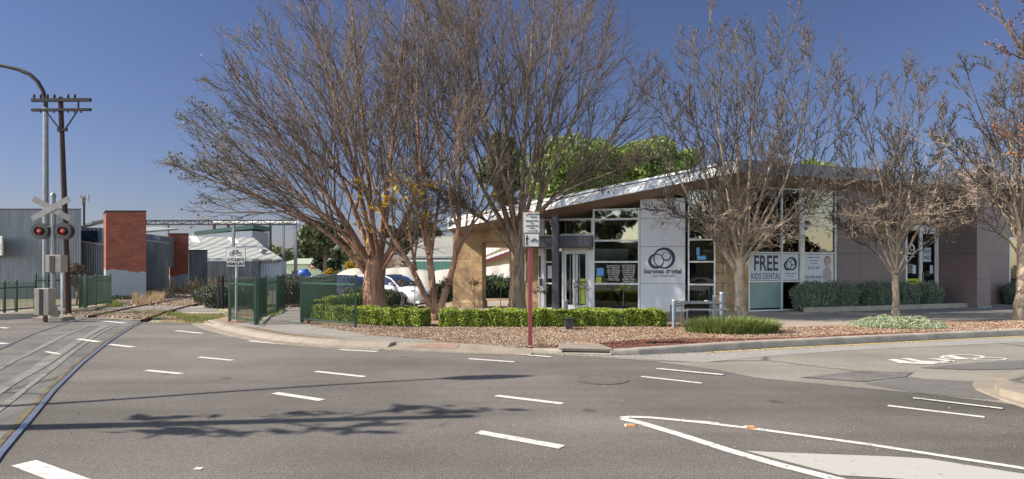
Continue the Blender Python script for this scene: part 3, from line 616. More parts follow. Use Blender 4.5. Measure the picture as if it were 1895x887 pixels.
b = MB(); LF.box(b, 997, 1007.5, BASE, topL(997), -.06, .25); b.build('grey_pillar', M['pale_steel'], bld)
b = MB(); LF.box(b, 1029, 1040, BASE, topL(1029) - .02, -.75, -.5); b.build('blue_grey_column', M['purple'], bld, bevel=.01)
b = MB(); LF.box(b, 988, 1098, 2.24, 2.62, -.5, .05); b.build('entrance_canopy', M['purple'], bld)
b = MB(); LF.box(b, 998, 1001, 1.2, 1.95, -.075, -.06); LF.box(b, 999, 1004, .9, 1.15, -.1, -.06); b.build('intercom', M['black'], bld)
b = MB(); b.M = RF.M; b.box(RF.x(1547), RF.x(1676), 0, .2, BASE, TR); pb = b.build('brown_wall_panel', M['panelb'], bld)
b = MB(); b.M = RF.M
for p in (1590, 1632): b.box(RF.x(p), RF.x(p) + .012, -.003, .01, BASE, TR)
for z in (2.03, 3.1): b.box(RF.x(1547.5), RF.x(1675.5), -.003, .01, z, z + .012)
b.build('joint', M['black'], pb)
b = MB(); b.M = RF.M; b.box(RF.x(1676), RF.x(1740), 0.02, .2, 3.12, TR); b.build('door_head', M['panelb'], bld)
sx0 = RF.x(1738)
b = MB(); b.M = RF.M; b.box(sx0 + .03, sx0 + .75, -1.36, .2, BASE + .05, 5.06); wg = b.build('porch_wall', M['panelb'], bld)
for z in (1.1, 2.05, 3.1): b = MB(); b.M = RF.M; b.box(sx0 + .027, sx0 + .753, -1.363, .1, z, z + .012); b.build('joint', M['black'], wg)
b = MB(); b.M = RF.M; b.box(sx0 + .0, sx0 + .78, -1.4, .1, BASE - .02, BASE + .05); b.build('plinth', M['grey_steel'], wg)
x1 = sx0 + .75; xw = RF.x(1866)
b = MB(); b.M = RF.M; b.box(x1, xw, 0, .2, BASE, TR); b.build('brown_wall_panel', M['panelb'], bld)
b = MB(); b.M = RF.M
b.box(x1, xw, -.003, .01, 2.05, 2.062); b.build('joint', M['black'], bld)
b = MB(); b.M = RF.M; b.box(xw, xw + 6, 0, .2, BASE, .75); b.box(xw, xw + 6, 0, .2, 2.75, TR); b.box(xw + 2.2, xw + 6, 0, .2, .75, 2.75); b.build('brown_wall_panel', M['panelb'], bld)
b = MB(); q = RF.M; b.tube([q @ Vector((x1 + .0, -.2, 2.75)), q @ Vector((x1 + .4, -.2, 2.77)), q @ Vector((x1 + .46, -.2, 2.82)), q @ Vector((x1 + .46, -.2, 2.95))], .06, 10); b.build('waste_pipe', M['orangepipe'], bld)
# interior shell so the glass looks into real rooms
vR = Vector((RF.ex[0], RF.ex[1])); nR = Vector((-vR.y, vR.x)); uL = Vector((-LF.ex[0], -LF.ex[1])); nL = Vector((-LF.ex[1], LF.ex[0]))
A2 = Vector(A)
pL = A2 + uL * -LF.x(990); pE = A2 + vR * 20
inn = [A2 + nL * .2 + nR * .1, pE + nR * .2, pE + nR * 6, A2 + nR * 6 + uL * 2, pL + nL * 4.0, pL + nL * .3]
b = MB(); b.prism(inn, -.1, BASE + .004); b.build('interior_floor', M['intfloor'], bld)
b = MB()
for i in (1, 2, 3, 4):
    a, c = inn[i], inn[(i + 1) % 6]; tt = (c - a).normalized(); nn = Vector((-tt.y, tt.x)) * .1
    hh = {1: 3.0, 2: 2.5, 3: 2.2, 4: 2.6}[i]
    b.prism([a, c, c + nn, a + nn], 0, hh)
b.build('interior_wall', M['intwall'], bld)
b = MB(); q = A2 + uL * 3.2 + nL * 2.2; b.M = frame((q.x, q.y, 0), -15); b.box(-1.3, .9, 0, .5, BASE, 1.15); b.box(.9, 2.6, -.2, .3, BASE, .85); b.build('counter', M['counter'], bld)
b = MB(); b.M = frame((q.x, q.y, 0), -15); b.box(1.8, 2.6, 1.0, 1.1, .9, 3.2); b.box(-.2, .9, .9, 1.0, 1.2, 2.3); b.build('interior_screen', M['purple'], bld)
# roof
Cc = Vector((7.04, 19.46)); Dd = Cc + uL * 9.6; Ee = Cc + vR * 22; D2 = Dd + nL * 2.4
def zr(p): return 4.93 - .2965 * (Vector(p[:2]) - Cc).dot(nR)
TH = .4
rp = [Cc, Ee, Ee + nR * 7.4, D2 + vR * 1.2, D2, Dd]
b = MB(); b.prism(rp, [zr(p) - TH for p in rp], [zr(p) - TH + .02 for p in rp]); b.build('soffit', M['soffit'], bld)
ins = [Cc + nR * .05 + nL * .0 + vR * .04, Ee + nR * .05, Ee + nR * 7.3, D2 + vR * 1.2, D2 - uL * .05 , Dd - uL * .05 + nL * .05]
rq = [Cc + (nL + nR) * .5, Ee + nR * .02, Ee + nR * 7.3, D2 + vR * 1.2 - nR * .05, D2 + nL * -.02 - uL * .02, Dd + nL * .5 - uL * .02]
b = MB(); b.prism(rq, [zr(p) - TH + .025 for p in rq], [zr(p) - .01 for p in rq]); b.M = None
roof = b.build('roof', M['rooftin'], bld)
def fasc(a, c, m, nm, out, z_off=0.0, hh=TH, th=.05, inc=0):
    b = MB(); o = Vector((out.x, out.y)) * th
    i_ = -o / th * inc
    b.slab([(a.x, a.y, zr(a) - hh - .01), (c.x, c.y, zr(c) - hh - .01), (c.x + i_.x, c.y + i_.y, zr(c) + z_off), (a.x + i_.x, a.y + i_.y, zr(a) + z_off)], (o.x, o.y, 0)); b.build(nm, m, roof)
fasc(Cc, Dd, M['fascia'], 'white_fascia', -nL, .04, inc=.42); fasc(Cc + vR * .0, Ee, M['fasciashade'], 'shade_toned_fascia', -nR); fasc(Dd, D2, M['fascia'], 'white_fascia', uL)
b = MB(); b.bar((*(Cc + uL * .3 + nL * .25), zr(Cc) - .1), (*(Dd + nL * .25), zr(Dd) - .1), .035, .02); b.build('fascia_bead', M['black'], roof)
b = MB(); qq = Cc + nR * 1.5 + uL * 3.5; b.prism([qq, qq + vR * .9, qq + vR * .9 + nR * .9, qq + nR * .9], zr(qq) - .5, zr(qq) + .12); b.build('roof_vent', M['fascia'], roof)
# glazing
def window(F, p0, p1, zs, mull=(), glass='glass', fr=.05, name='window', top=None, d=.04):
    "frame posts at p0/p1/mull (px), rails at heights zs, a pane in every bay"
    w_ = MB(); w_.M = F.M; xs = [F.x(p) for p in (p0, *mull, p1)]; zt = zs[-1]
    for i, x in enumerate(xs):
        x0 = x if i == 0 else x - fr / 2 if i < len(xs) - 1 else x - fr
        w_.box(x0, x0 + fr, d - .06, d + .06, zs[0], zt)
    for i in range(len(xs) - 1):
        for k, z in enumerate(zs):
            z0 = z if k == 0 else z - fr / 2 if k < len(zs) - 1 else z - fr
            w_.box(xs[i] + (fr if i == 0 else fr / 2), xs[i + 1] - (fr if i == len(xs) - 2 else fr / 2), d - .055, d + .055, z0, z0 + fr)
    o = w_.build(name, M['frame'], bld)
    for i in range(len(xs) - 1):
        for k in range(len(zs) - 1):
            g = MB(); g.M = F.M; g.box(xs[i] + .02, xs[i + 1] - .02, d - .004, d + .004, zs[k] + .02, zs[k + 1] - .02); g.build('pane', M[glass], o)
    return o
zL = [BASE, .98, 1.73, 2.46, 3.19]
w1 = window(LF, 1273, 1324, zL + [topL(1273) - .02])
w2 = window(LF, 1097, 1184, zL + [topL(1097) - .03], fr=.06)
w3 = window(LF, 1007.5, 1028.5, [BASE, .98, 1.73, 2.24])
w4 = window(LF, 997, 1097, [2.62, 3.2, topL(997) - .02], mull=(1028, ))
w4b = window(LF, 1040, 1097, [2.62, 2.7], fr=.03, d=-.1)
# entrance double door
fr = MB(); fr.M = LF.M; xa, xb = LF.x(1040), LF.x(1097); fr.box(xa, xa + .06, -.02, .1, BASE, 2.24); fr.box(xb - .16, xb - .0, -.02, .1, BASE, 2.24); fr.box(xa, xb, -.02, .1, 2.12, 2.235)
fo = fr.build('door_frame', M['frame'], bld)
xm = LF.x(1064.5)
for a, c, s_ in ((xa + .07, xm - .01, 1), (xm + .01, xb - .17, -1)):
    d_ = MB(); d_.M = LF.M
    for (p, q_) in ((a, a + .08), (c - .08, c)): d_.box(p, q_, .0, .05, BASE + .02, 2.11)
    d_.box(a + .08, c - .08, .0, .05, BASE + .02, .24); d_.box(a + .08, c - .08, .0, .05, 2.01, 2.11)
    dr = d_.build('door', M['frame'], bld)
    g = MB(); g.M = LF.M; g.box(a + .07, c - .07, .02, .03, .22, 2.03); g.build('pane', M['glass'], dr)
    hx = c - .15 if s_ > 0 else a + .15
    h_ = MB(); h_.tube([LF.M @ Vector(p) for p in ((hx + s_ * .1, 0, .27), (hx + s_ * .1, -.05, .27), (hx + .0, -.09, .33), (hx, -.09, 1.95), (hx + s_ * .1, -.05, 2.0), (hx + s_ * .1, 0, 2.0))], .018, 8); h_.build('handle', M['rust'] if 0 else M['grey_steel'], dr)
    if s_ < 0:
        p_ = MB(); p_.M = LF.M; p_.box(a + .12, c - .1, .004, .012, .28, 1.15); yp = p_.build('poster', M['yellow_poster'], dr)
        textmesh('lettering', 'BAROSSA', .12, M['black'], LF.M @ Matrix.Translation(((a + c) / 2 + .01, -.001, 1.03)), yp, bold=.002)
        textmesh('lettering', 'COOEES', .11, M['sticker'], LF.M @ Matrix.Translation(((a + c) / 2 + .01, -.001, .9)), yp, bold=.002)
# right facade glazing
zR = [BASE, 1.07, 2.04, 2.98]
w5 = window(RF, 1385, 1482, zR + [TR - .04], mull=(1447,), glass='glassd', fr=.05)
w6 = window(RF, 1486, 1547, [.13, 2.04, 2.98, TR - .04], glass='glassd', fr=.05)
w7 = window(RF, 1867, 1940, [.75, 2.75], mull=(), glass='glass', fr=.06)
b = MB(); RF.box(b, 1480, 1488, BASE, TR - .01, -.03, .12); b.build('mullion', M['frame'], bld)
b = MB(); RF.box(b, 1386.5, 1446, .18, 1.05, .015, .03); b.build('frosted_screen', M['frost'], bld)
def sign(F, p0, p1, z0, z1, m, nm='sign_panel', d=-.0, par=None):
    b = MB(); b.M = F.M; b.box(F.x(p0), F.x(p1), d + .012, d + .024, z0, z1); return b.build(nm, m, par or bld)
s1 = sign(RF, 1387, 1445.5, 1.11, 2.0, M['sticker'])
textmesh('lettering', 'FREE', .72, M['navy'], RF.at(1418, 1.66, .01), s1, sx=.7, bold=.014)
textmesh('lettering', 'KIDS DENTAL', .28, M['bluetext'], RF.at(1418, 1.24, .01), s1, sx=.72, bold=.005)
s2 = sign(RF, 1448.5, 1478, 1.11, 2.0, M['sticker'])
b = MB(); b.M = RF.M; xq = (RF.x(1448.5) + RF.x(1478)) / 2; logo(b, xq, 1.66, .46, .009); b.build('logo', M['cloth'], s2)
textmesh('lettering', 'barossa dental', .075, M['navy'], RF.at(1463, 1.34, .01), s2); textmesh('lettering', 'your dental care', .045, M['navy'], RF.at(1463, 1.25, .01), s2)
s3 = sign(RF, 1489.5, 1543, 1.0, 2.0, M['sticker'])
for k, (tx, sz, zz) in enumerate((('CHILD DENTAL BENEFITS', .07, 1.88), ('SCHEME ELIGIBLE', .06, 1.78), ('CALL TO BOOK', .06, 1.68), ('85 623 444', .15, 1.52), ('ENQUIRE INSIDE', .14, 1.2))):
    textmesh('lettering', tx, sz, M['bluetext'] if k < 4 else M['navy'], RF.at(1506, zz, .01), s3, sx=.75)
# child's portrait printed on the panel: flat head, hair and shirt shapes
def disc(F, px, z, rx, rz_, m, par, d, nm):
    b = MB(); b.M = F.M; x = F.x(px); n = 28; b.slab([(x + rx * math.cos(2 * math.pi * i / n), d, z + rz_ * math.sin(2 * math.pi * i / n)) for i in range(n)], (0, -.0015, 0)); b.build(nm, m, par)
pinkish = mat('printed_skin', (.42, .27, .21), .45, .15, 9); dk = mat('printed_brown', (.2, .12, .1), .45, .2, 9)
disc(RF, 1531.5, 1.76, .15, .19, dk, s3, .009, 'print_hair'); disc(RF, 1532, 1.7, .125, .18, pinkish, s3, .007, 'print_face'); disc(RF, 1531, 1.29, .2, .27, mat('printed_shirt', (.36, .3, .3), .5, .3, 20), s3, .0085, 'print_shirt')
disc(RF, 1533, 1.62, .05, .022, M['sticker'], s3, .005, 'print_smile'); disc(RF, 1530, 1.75, .016, .01, dk, s3, .005, 'print_eye'); disc(RF, 1534.5, 1.75, .016, .01, dk, s3, .005, 'print_eye')
# logo and name on the white wall
b = MB(); b.M = LF.M; logo(b, LF.x(1225), 1.84, .72, -.003); b.build('logo', M['navy'], wp)
textmesh('lettering', 'barossa dental', .215, M['navy'], LF.at(1226.5, 1.41, -.003), wp, bold=.007, sx=.98); textmesh('lettering', 'your dental care', .105, M['navy'], LF.at(1228, 1.26, -.003), wp, bold=.001)
# opening hours lettering and stickers on the tall window
for px_, z_, n_, w_ in ((1135, 1.66, 9, .3), (1163, 1.64, 10, .28)):
    rows = ['Opening Hours', 'Mon 8:30-5:30', 'Tue 8:30-5:30', 'Wed 8:30-6:00', 'Thu 8:30-6:00', 'Fri 8:30-5:00', 'Sat by appt', 'After hours', 'Ph 8562 3444', 'Gentle care', 'New patients'][:n_]
    textmesh('lettering', '\n'.join(rows), .062, M['signwhite'], LF.at(px_, z_ - .3, .03), w2, sx=1.2, bold=.001)
b = MB(); b.M = LF.M; x = LF.x(1103); b.box(x + .02, x + .26, .028, .033, 1.25, 1.52); b.build('notice', M['bluepaper'], w2)
b = MB(); b.M = LF.M; b.box(x + .0, x + .18, .027, .032, 1.0, 1.22); b.build('notice', M['yellow_poster'], w2)
b = MB(); b.M = LF.M; x = LF.x(1012); b.box(x + .02, x + .26, .028, .033, 1.15, 1.6); b.build('notice', M['sticker'], w3)
b = MB(); b.M = LF.M; x = LF.x(1289); b.box(x, x + .1, .028, .033, 1.95, 2.2); b.box(x + .02, x + .3, .028, .033, 1.8, 1.93); b.build('notice', M['bluepaper'], w1)
# side exit door
xa, xb, xm = RF.x(1676), RF.x(1737.5), RF.x(1705)
fr = MB(); fr.M = RF.M
for a, c in ((xa, xa + .09), (xb - .1, xb)): fr.box(a, c, .0, .12, BASE, 3.11)
fr.box(xa + .09, xb - .1, .0, .12, 2.92, 3.11); fr.box(xa + .09, xm, .0, .12, BASE, .3); fr.box(xm - .07, xm + .03, .0, .12, .3, 2.92)
fo = fr.build('exit_door_frame', M['frame'], bld)
g = MB(); g.M = RF.M; g.box(xa + .09, xm - .07, .05, .06, .3, 2.92); sp = g.build('pane', M['glassd'], fo)
d_ = MB(); d_.M = RF.M; d_.box(xm + .03, xm + .1, .02, .08, BASE, 2.9); d_.box(xb - .17, xb - .1, .02, .08, BASE, 2.9); d_.box(xm + .1, xb - .17, .02, .08, BASE, .3); d_.box(xm + .1, xb - .17, .02, .08, 2.8, 2.9)
dr = d_.build('exit_door', M['frame'], bld)
g = MB(); g.M = RF.M; g.box(xm + .09, xb - .16, .045, .055, .28, 2.82); g.build('pane', M['glassd'], dr)
b = MB(); b.M = RF.M; b.box(xa + .02, xb + .02, .35, .4, BASE, 3.0); b.build('blind', M['black'], fo)
b = MB(); b.M = RF.M; b.box(xm + .055, xm + .085, -.04, .02, 1.05, 1.35); b.build('handle', M['grey_steel'], dr)
b = MB(); b.M = RF.M; b.box(xm + .13, xm + .56, .032, .04, 1.75, 2.28); ex = b.build('notice', M['sticker'], dr)
textmesh('lettering', 'EXIT', .2, M['black'], RF.M @ Matrix.Translation((xm + .345, .031, 2.13)), ex, bold=.004, spacing=1.15, sx=.9); textmesh('lettering', 'ONLY', .2, M['black'], RF.M @ Matrix.Translation((xm + .345, .031, 1.9)), ex, bold=.004, spacing=1.1, sx=.9)
b = MB(); b.M = RF.M; logo(b, xa + .3, 2.22, .4, .045); b.build('logo', M['signwhite'], fo)
textmesh('lettering', 'barossa dental', .07, M['signwhite'], RF.M @ Matrix.Translation((xa + .33, .044, 1.95)), fo)
textmesh('lettering', 'Opening Hours\nMon 8:30-5:30\nTue 8:30-5:30\nWed 8:30-6:00\nThu 8:30-6:00\nFri 8:30-5:00', .06, M['signwhite'], RF.M @ Matrix.Translation((xa + .27, .044, 1.5)), fo)
textmesh('lettering', 'After hours\nplease call\nPh 8562 3444\nMind the step', .05, M['signgrey'], RF.M @ Matrix.Translation((xm + .4, .04, 1.3)), dr)
b = MB(); b.M = RF.M; b.box(xa + .1, xm - .09, .035, .045, .35, 1.12); yp = b.build('poster', M['yellow_poster'], fo); textmesh('lettering', 'BAROSSA', .1, M['black'], RF.M @ Matrix.Translation(((xa + xm) / 2, .033, 1.0)), yp, bold=.003, sx=.9)
b = MB(); b.M = RF.M; b.box(xa + .42, xa + .58, .035, .043, 1.3, 1.62); b.box(xm + .5, xm + .66, .03, .038, 1.3, 1.62); b.build('notice', M['sticker'], fo)
# low concrete edging of the planting beds
for p0, p1, lb in ((1446, 1742, 'low concrete edging of the bed under the brown wall panels'), (1834, 1960, 'low concrete edging of the bed right of the brown porch wall')):
    b = MB(); b.M = RF.M; b.box(RF.x(p0), RF.x(p1), -1.05, -.95, BASE, .24); tag(b.build('planter_edging', M['concrete'], origin=(12, 22, 0), bevel=.01), lb, 'edging')
# ================================================================ WALKING PERSON INSIDE
def person(x, y, z0, ang):
    t = empty('person', (x, y, z0), 'person in dark clothing walking inside the tall window beside the white wall', 'person')
    J = {'pelvis': (0, 0, .92), 'waist': (0, .0, 1.08), 'chest': (.01, 0, 1.3), 'neck': (.02, 0, 1.46), 'head': (.05, 0, 1.56), 'crown': (.05, 0, 1.68),
         'lh': (0, -.1, .88), 'lk': (.2, -.1, .5), 'la': (.33, -.1, .1), 'lt': (.5, -.1, .06), 'rh': (0, .1, .88), 'rk': (-.06, .1, .49), 'ra': (-.36, .1, .18), 'rt': (-.26, .1, .03),
         'ls': (.01, -.19, 1.39), 'le': (-.14, -.23, 1.13), 'lw': (-.08, -.24, .9), 'lhd': (-.05, -.24, .82), 'rs': (.01, .19, 1.39), 're': (.1, .23, 1.12), 'rw': (.26, .22, .93), 'rhd': (.32, .22, .87)}
    E = [('pelvis', 'waist'), ('waist', 'chest'), ('chest', 'neck'), ('neck', 'head'), ('head', 'crown'), ('pelvis', 'lh'), ('lh', 'lk'), ('lk', 'la'), ('la', 'lt'), ('pelvis', 'rh'), ('rh', 'rk'), ('rk', 'ra'), ('ra', 'rt'),
         ('chest', 'ls'), ('ls', 'le'), ('le', 'lw'), ('lw', 'lhd'), ('chest', 'rs'), ('rs', 're'), ('re', 'rw'), ('rw', 'rhd')]
    rad = dict(pelvis=(.13, .11), waist=(.12, .1), chest=(.15, .11), neck=(.055, .055), head=(.085, .1), crown=(.06, .07), lh=(.09, .09), lk=(.06, .06), la=(.042, .042), lt=(.03, .04), ls=(.06, .06), le=(.045, .045), lw=(.032, .032), lhd=(.03, .04))
    for k in ('h', 'k', 'a', 't', 's', 'e', 'w', 'hd'): rad['r' + k] = rad['l' + k]
    names = list(J); rot = Matrix.Rotation(ang, 4, 'Z')
    def skin(nm, keys, edges, mt, grow=0):
        me = bpy.data.meshes.new(nm); ix = {k: i for i, k in enumerate(keys)}
        me.from_pydata([tuple(rot @ Vector(J[k])) for k in keys], [(ix[a], ix[c]) for a, c in edges], []); me.materials.append(mt)
        o = link(nm, me, t); o.modifiers.new('skin', 'SKIN').use_smooth_shade = True
        for i, k in enumerate(keys): r_ = rad[k]; me.skin_vertices[0].data[i].radius = (r_[0] + grow, r_[1] + grow)
        me.skin_vertices[0].data[0].use_root = True
        s_ = o.modifiers.new('sub', 'SUBSURF'); s_.levels = s_.render_levels = 2; return o
    skin('body', names, E, M['skin'])
    ck = [k for k in names if k not in ('neck', 'head', 'crown', 'lhd', 'rhd', 'lt', 'rt')]
    skin('clothing', ck, [e for e in E if e[0] in ck and e[1] in ck], M['cloth'], .014)
    def blob(nm, c, r_, mt):
        me = bpy.data.meshes.new(nm); import bmesh; bm = bmesh.new(); bmesh.ops.create_icosphere(bm, subdivisions=2, radius=1)
        for v in bm.verts: v.co = rot @ (Vector((v.co.x * r_[0], v.co.y * r_[1], v.co.z * r_[2])) + Vector(c))
        for f in bm.faces: f.smooth = True
        bm.to_mesh(me); bm.free(); me.materials.append(mt); link(nm, me, t)
    blob('hair', (.03, 0, 1.63), (.105, .092, .1), M['hair']); blob('shoe', (.44, -.1, .06), (.13, .05, .045), M['black']); blob('shoe', (-.3, .1, .08), (.11, .05, .07), M['black'])
    blob('nose', (.15, 0, 1.56), (.018, .014, .022), M['skin'])
pp = P(1128, 500, 22.2); person(pp.x, pp.y, BASE + .005, R(2))
# ================================================================ INDUSTRIAL BUILDINGS AT LEFT
def Bx(name, lab, cat, px0, px1, pytop, Y, depth, m, roofm=None, topr=None, base=-.3, ov=.06, rh=.08):
    "box building; px extents at front distance Y; topr = photo y of the right top corner if sloping"
    x0, x1 = (px0 - CX) * Y / FPX, (px1 - CX) * Y / FPX; z0 = H - (pytop - CY) * Y / FPX; z1 = H - ((topr or pytop) - CY) * Y / FPX
    t = empty(name, ((x0 + x1) / 2, Y, base), lab, cat)
    sh_ = 1.12 * x0 / Y * depth if px0 < 400 and Y < 45 else 0
    sl = .13 * (x1 - x0) if sh_ else 0; YR = Y + sl * .5; YL = Y - sl * .5; x1 *= YR / Y; x0 *= YL / Y; z1 = H + (z1 - H) * YR / Y; z0 = H + (z0 - H) * YL / Y
    b = MB(); b.prism([(x0, YL), (x1, YR), (x1 + sh_, YR + depth), (x0 + sh_, YL + depth)], base, [z0, z1, z1, z0]); b.build('wall', m, t)
    if roofm:
        b = MB(); b.prism([(x0 - ov, YL - ov), (x1 + ov, YR - ov), (x1 + ov + sh_, YR + depth), (x0 - ov + sh_, YL + depth)], [z0 + .002, z1 + .002] * 1 + [z1 + .002, z0 + .002], [z0 + rh, z1 + rh, z1 + rh, z0 + rh]); b.build('roof', roofm, t)
    return t, x0, x1, z0
sh, x0, x1, z0 = Bx('corrugated_shed', 'tall blue-grey corrugated iron shed filling the left edge behind the green fence', 'shed', -250, 150, 388.5, 30, 6, M['corr'], M['purple'], ov=.04, rh=.06)
a = P(-12, 437, 29.7); c = P(9.5, 473, 29.7)
b = MB(); b.box(a.x - 1, c.x, 29.5, 29.6, c.z, a.z); sg = b.build('sign_board', M['signwhite'], sh)
textmesh('lettering', 'A', .2, M['black'], frame((c.x - .26, 29.495, a.z - .22), 0), sg, align='LEFT', bold=.004); textmesh('lettering', 'STORAGE', .3, M['black'], frame((c.x - .05, 29.495, a.z - .52), 0), sg, align='RIGHT', bold=.006); textmesh('lettering', '8562 1.dec', .09, M['black'], frame((c.x - .06, 29.495, a.z - .77), 0), sg, align='RIGHT')
t, x0, x1, z0 = Bx('storage_shed', 'low grey shed with raised rear roof between the tallest shed and wide brick wall', 'shed', 150.5, 194, 448, 31.5, 3.5, M['corr2'], M['darkconc'], topr=455)
a = P(152, 423, 33.6); c = P(196, 452, 33.6)
b = MB(); b.slab([(a.x - .3, 33.6, 1.5), (c.x + .3, 33.95, 1.5), (c.x + .3, 33.95, a.z + .05), (a.x - .3, 33.6, a.z + .05)], (-.6, 1.2, 0)); b.build('upper_wall', M['corrpale'], t)
b = MB(); b.box(a.x, a.x + .9, 33.52, 33.58, c.z, a.z - .12); b.build('window', M['carglass'], t)
a = P(150, 419, 33.0); c = P(197, 405, 35); b = MB(); b.slab([(a.x - .3, 33.2, a.z - .15), (c.x + .4, 33.2, a.z + .15), (c.x + .6, 36.5, c.z + .3), (a.x - .3, 36.5, c.z)], (0, 0, .12)); b.build('upper_roof', M['corrroof'], t)
t, x0, x1, z0 = Bx('brick_wall', 'wide red brick wall with pale blue painted base, the larger of the two brick blocks', 'brick wall', 196, 270.5, 392.5, 29.5, 1.4, M['brick'], M['dark_timber'], ov=.03, rh=.07)
t, x0, x1, z0 = Bx('storage_shed', 'grey iron lean-to shed squeezed between the two red brick blocks', 'shed', 270, 313, 446, 34, 3, M['corr2'], M['darkconc'], topr=452)
a = P(268, 433, 37); c = P(313, 436, 37); b = MB(); b.prism([(a.x, 36), (c.x, 36), (c.x, 37.5), (a.x, 37.5)], 1.5, [a.z, c.z - .08, c.z - .08, a.z]); b.build('upper_wall', M['corr'], t)
a = P(268, 421, 39); c = P(314, 424, 39); b = MB(); b.slab([(a.x, 36.2, a.z - .42), (c.x, 36.2, a.z - .5), (c.x, 40, c.z), (a.x, 40, a.z)], (0, 0, .1)); b.build('upper_roof', M['corrroof'], t)
t, x0, x1, z0 = Bx('brick_wall', 'narrow red brick wall with pale painted base, the smaller and farther of the two brick blocks', 'brick wall', 314.5, 349, 434, 38, 1.6, M['brickB'], M['dark_timber'], ov=.03, rh=.07)
Bx('storage_shed', 'grey corrugated shed just right of the smaller brick block, topped by a thin dark capping', 'shed', 349.5, 384, 464.5, 40, 3, M['corr2'], M['dark_timber'], ov=.03, rh=.07)
# big pitched-roof warehouse
wh = empty('warehouse', (-26, 47, -.3), 'long low warehouse with pale ribbed roof sloping towards the cyclists sign', 'warehouse')
a, c = P(384, 483, 45), P(478, 483, 45); b = MB(); b.box(a.x, c.x, 45, 46, -.3, a.z - .02); b.build('wall', M['corr2'], wh)
c2 = P(521, 483, 45.4); b = MB(); b.box(c.x + .02, c2.x, 45.4, 46.4, -.3, a.z - .02); b.build('wall', M['corrpale'], wh)
b = MB()
e0, e1, r1, r0 = P(340, 481, 44.8), P(523, 482, 44.8), P(470, 443, 54), P(330, 440, 54)
mid = [P(345, 458, 50.5), P(490, 461, 50.5)]
b.slab([e0, e1, mid[1], mid[0]], (0, 0, .12)); b.slab([mid[0], mid[1], r1, r0], (0, 0, .12)); rf = b.build('roof', M['corrroof'], wh)
b = MB()
for u in (.12, .62):
    p, q = mid[0].lerp(mid[1], u), r0.lerp(r1, u + .03); p2, q2 = mid[0].lerp(mid[1], u + .09), r0.lerp(r1, u + .12)
    b.slab([p.lerp(q, .35) + Vector((0, -.01, .14)), p2.lerp(q2, .35) + Vector((0, -.01, .14)), p2.lerp(q2, .95) + Vector((0, -.01, .14)), p.lerp(q, .95) + Vector((0, -.01, .14))], (0, 0, .02))
b.build('skylight', M['fascia'], rf)
v = P(487, 474, 47); b = MB(); b.tube([v, v + Vector((0, 0, .3))], .16, 10); b.tube([v + Vector((0, 0, .3)), v + Vector((0, 0, .42)), v + Vector((0, 0, .55))], [.3, .32, .08], 10); b.build('roof_ventilator', M['grey_steel'], rf)
up = empty('roof_structure_building', (-30, 60, -.3), 'pale building with dark green roof edge rising behind the warehouse roof', 'building')
a, c = P(352, 446, 60), P(467, 446, 60); b = MB(); b.prism([(a.x, 60), (c.x, 60), (c.x, 64), (a.x, 64)], -.3, [P(352, 434, 60).z, P(467, 427, 60).z] + [P(467, 427, 60).z, P(352, 434, 60).z]); b.build('wall', M['corrpale'], up)
b = MB(); p, q = P(359, 434.5, 59.8), P(469, 423.5, 59.8); b.slab([p, q, q + Vector((0, 0, .42)), p + Vector((0, 0, .3))], (0, 4.5, 0)); b.build('roof', M['greentrim'], up)
b = MB(); p = P(380, 430, 62)
for px_ in (396, 422, 455): p = P(px_, 430, 62); b.tube([p, p + Vector((0, 0, 1.1))], .18, 8)
b.build('flue', M['rust'], up)
# gantry
gt = empty('pipe_gantry', (-24, 50, -.3), 'long steel truss gantry on tall posts behind the sheds', 'gantry')
a, c = P(255, 408, 50), P(549, 408, 50); zt, zb = a.z, P(255, 415, 50).z; b = MB()
for z in (zt, zb): b.bar((a.x, 50, z), (c.x, 50, z), .06, .06); b.bar((a.x, 51, z), (c.x, 51, z), .05, .05)
n = 18
for i in range(n + 1):
    x = a.x + (c.x - a.x) * i / n; b.bar((x, 50, zb), (x, 50, zt), .05, .04)
    if i < n: x2 = a.x + (c.x - a.x) * (i + 1) / n; b.bar((x, 50, zb if i % 2 else zt), (x2, 50, zt if i % 2 else zb), .05, .05)
b.build('truss', M['dark_timber'], gt)
for px_, w_ in ((309.5, .2), (431.5, .2), (500, .14), (524, .16), (546.5, .22)):
    p = P(px_, 415, 50.4); b = MB(); b.bar((p.x, 50.45, -.3), (p.x, 50.45, zb - .05), w_, w_); b.build('post', M['grey_steel'] if px_ != 500 else M['dark_timber'], gt)
b = MB(); b.tube([(P(394, 412, 50.5).x, 50.5, zb + .15), (c.x, 50.5, zb + .15)], .12, 8); b.build('pipe', M['fascia'], gt)
# distant things
t, x0, x1, z0 = Bx('industrial_shed', 'pale green metal shed far off beyond the gantry posts', 'shed', 520, 594, 490, 92, 14, M['corrgreen'])
a = P(520, 489.5, 92); c = P(594, 489.5, 92); b = MB(); b.slab([(a.x, 91.7, a.z), (c.x, 91.7, c.z), (c.x, 99, a.z + .85), (a.x, 99, a.z + .85)], (0, 0, .1)); b.build('roof', M['corrgreen'], t)
a, c = P(572, 487, 91.8), P(588, 497, 91.8); b = MB(); b.box(a.x, c.x, 91.75, 91.85, c.z, a.z); s_ = b.build('sign_board', M['fascia'], t)
b = MB(); b.box(a.x + .3, c.x, 91.7, 91.745, c.z, c.z + .25); b.box(a.x, a.x + .22, 91.7, 91.745, c.z + .1, a.z - .1); b.build('sign_stripe', M['red_lens'], s_)
b = MB(); p = P(554, 506, 60); q = P(574, 511, 60)
for i in range(7): u = i / 6; b.add([], [])
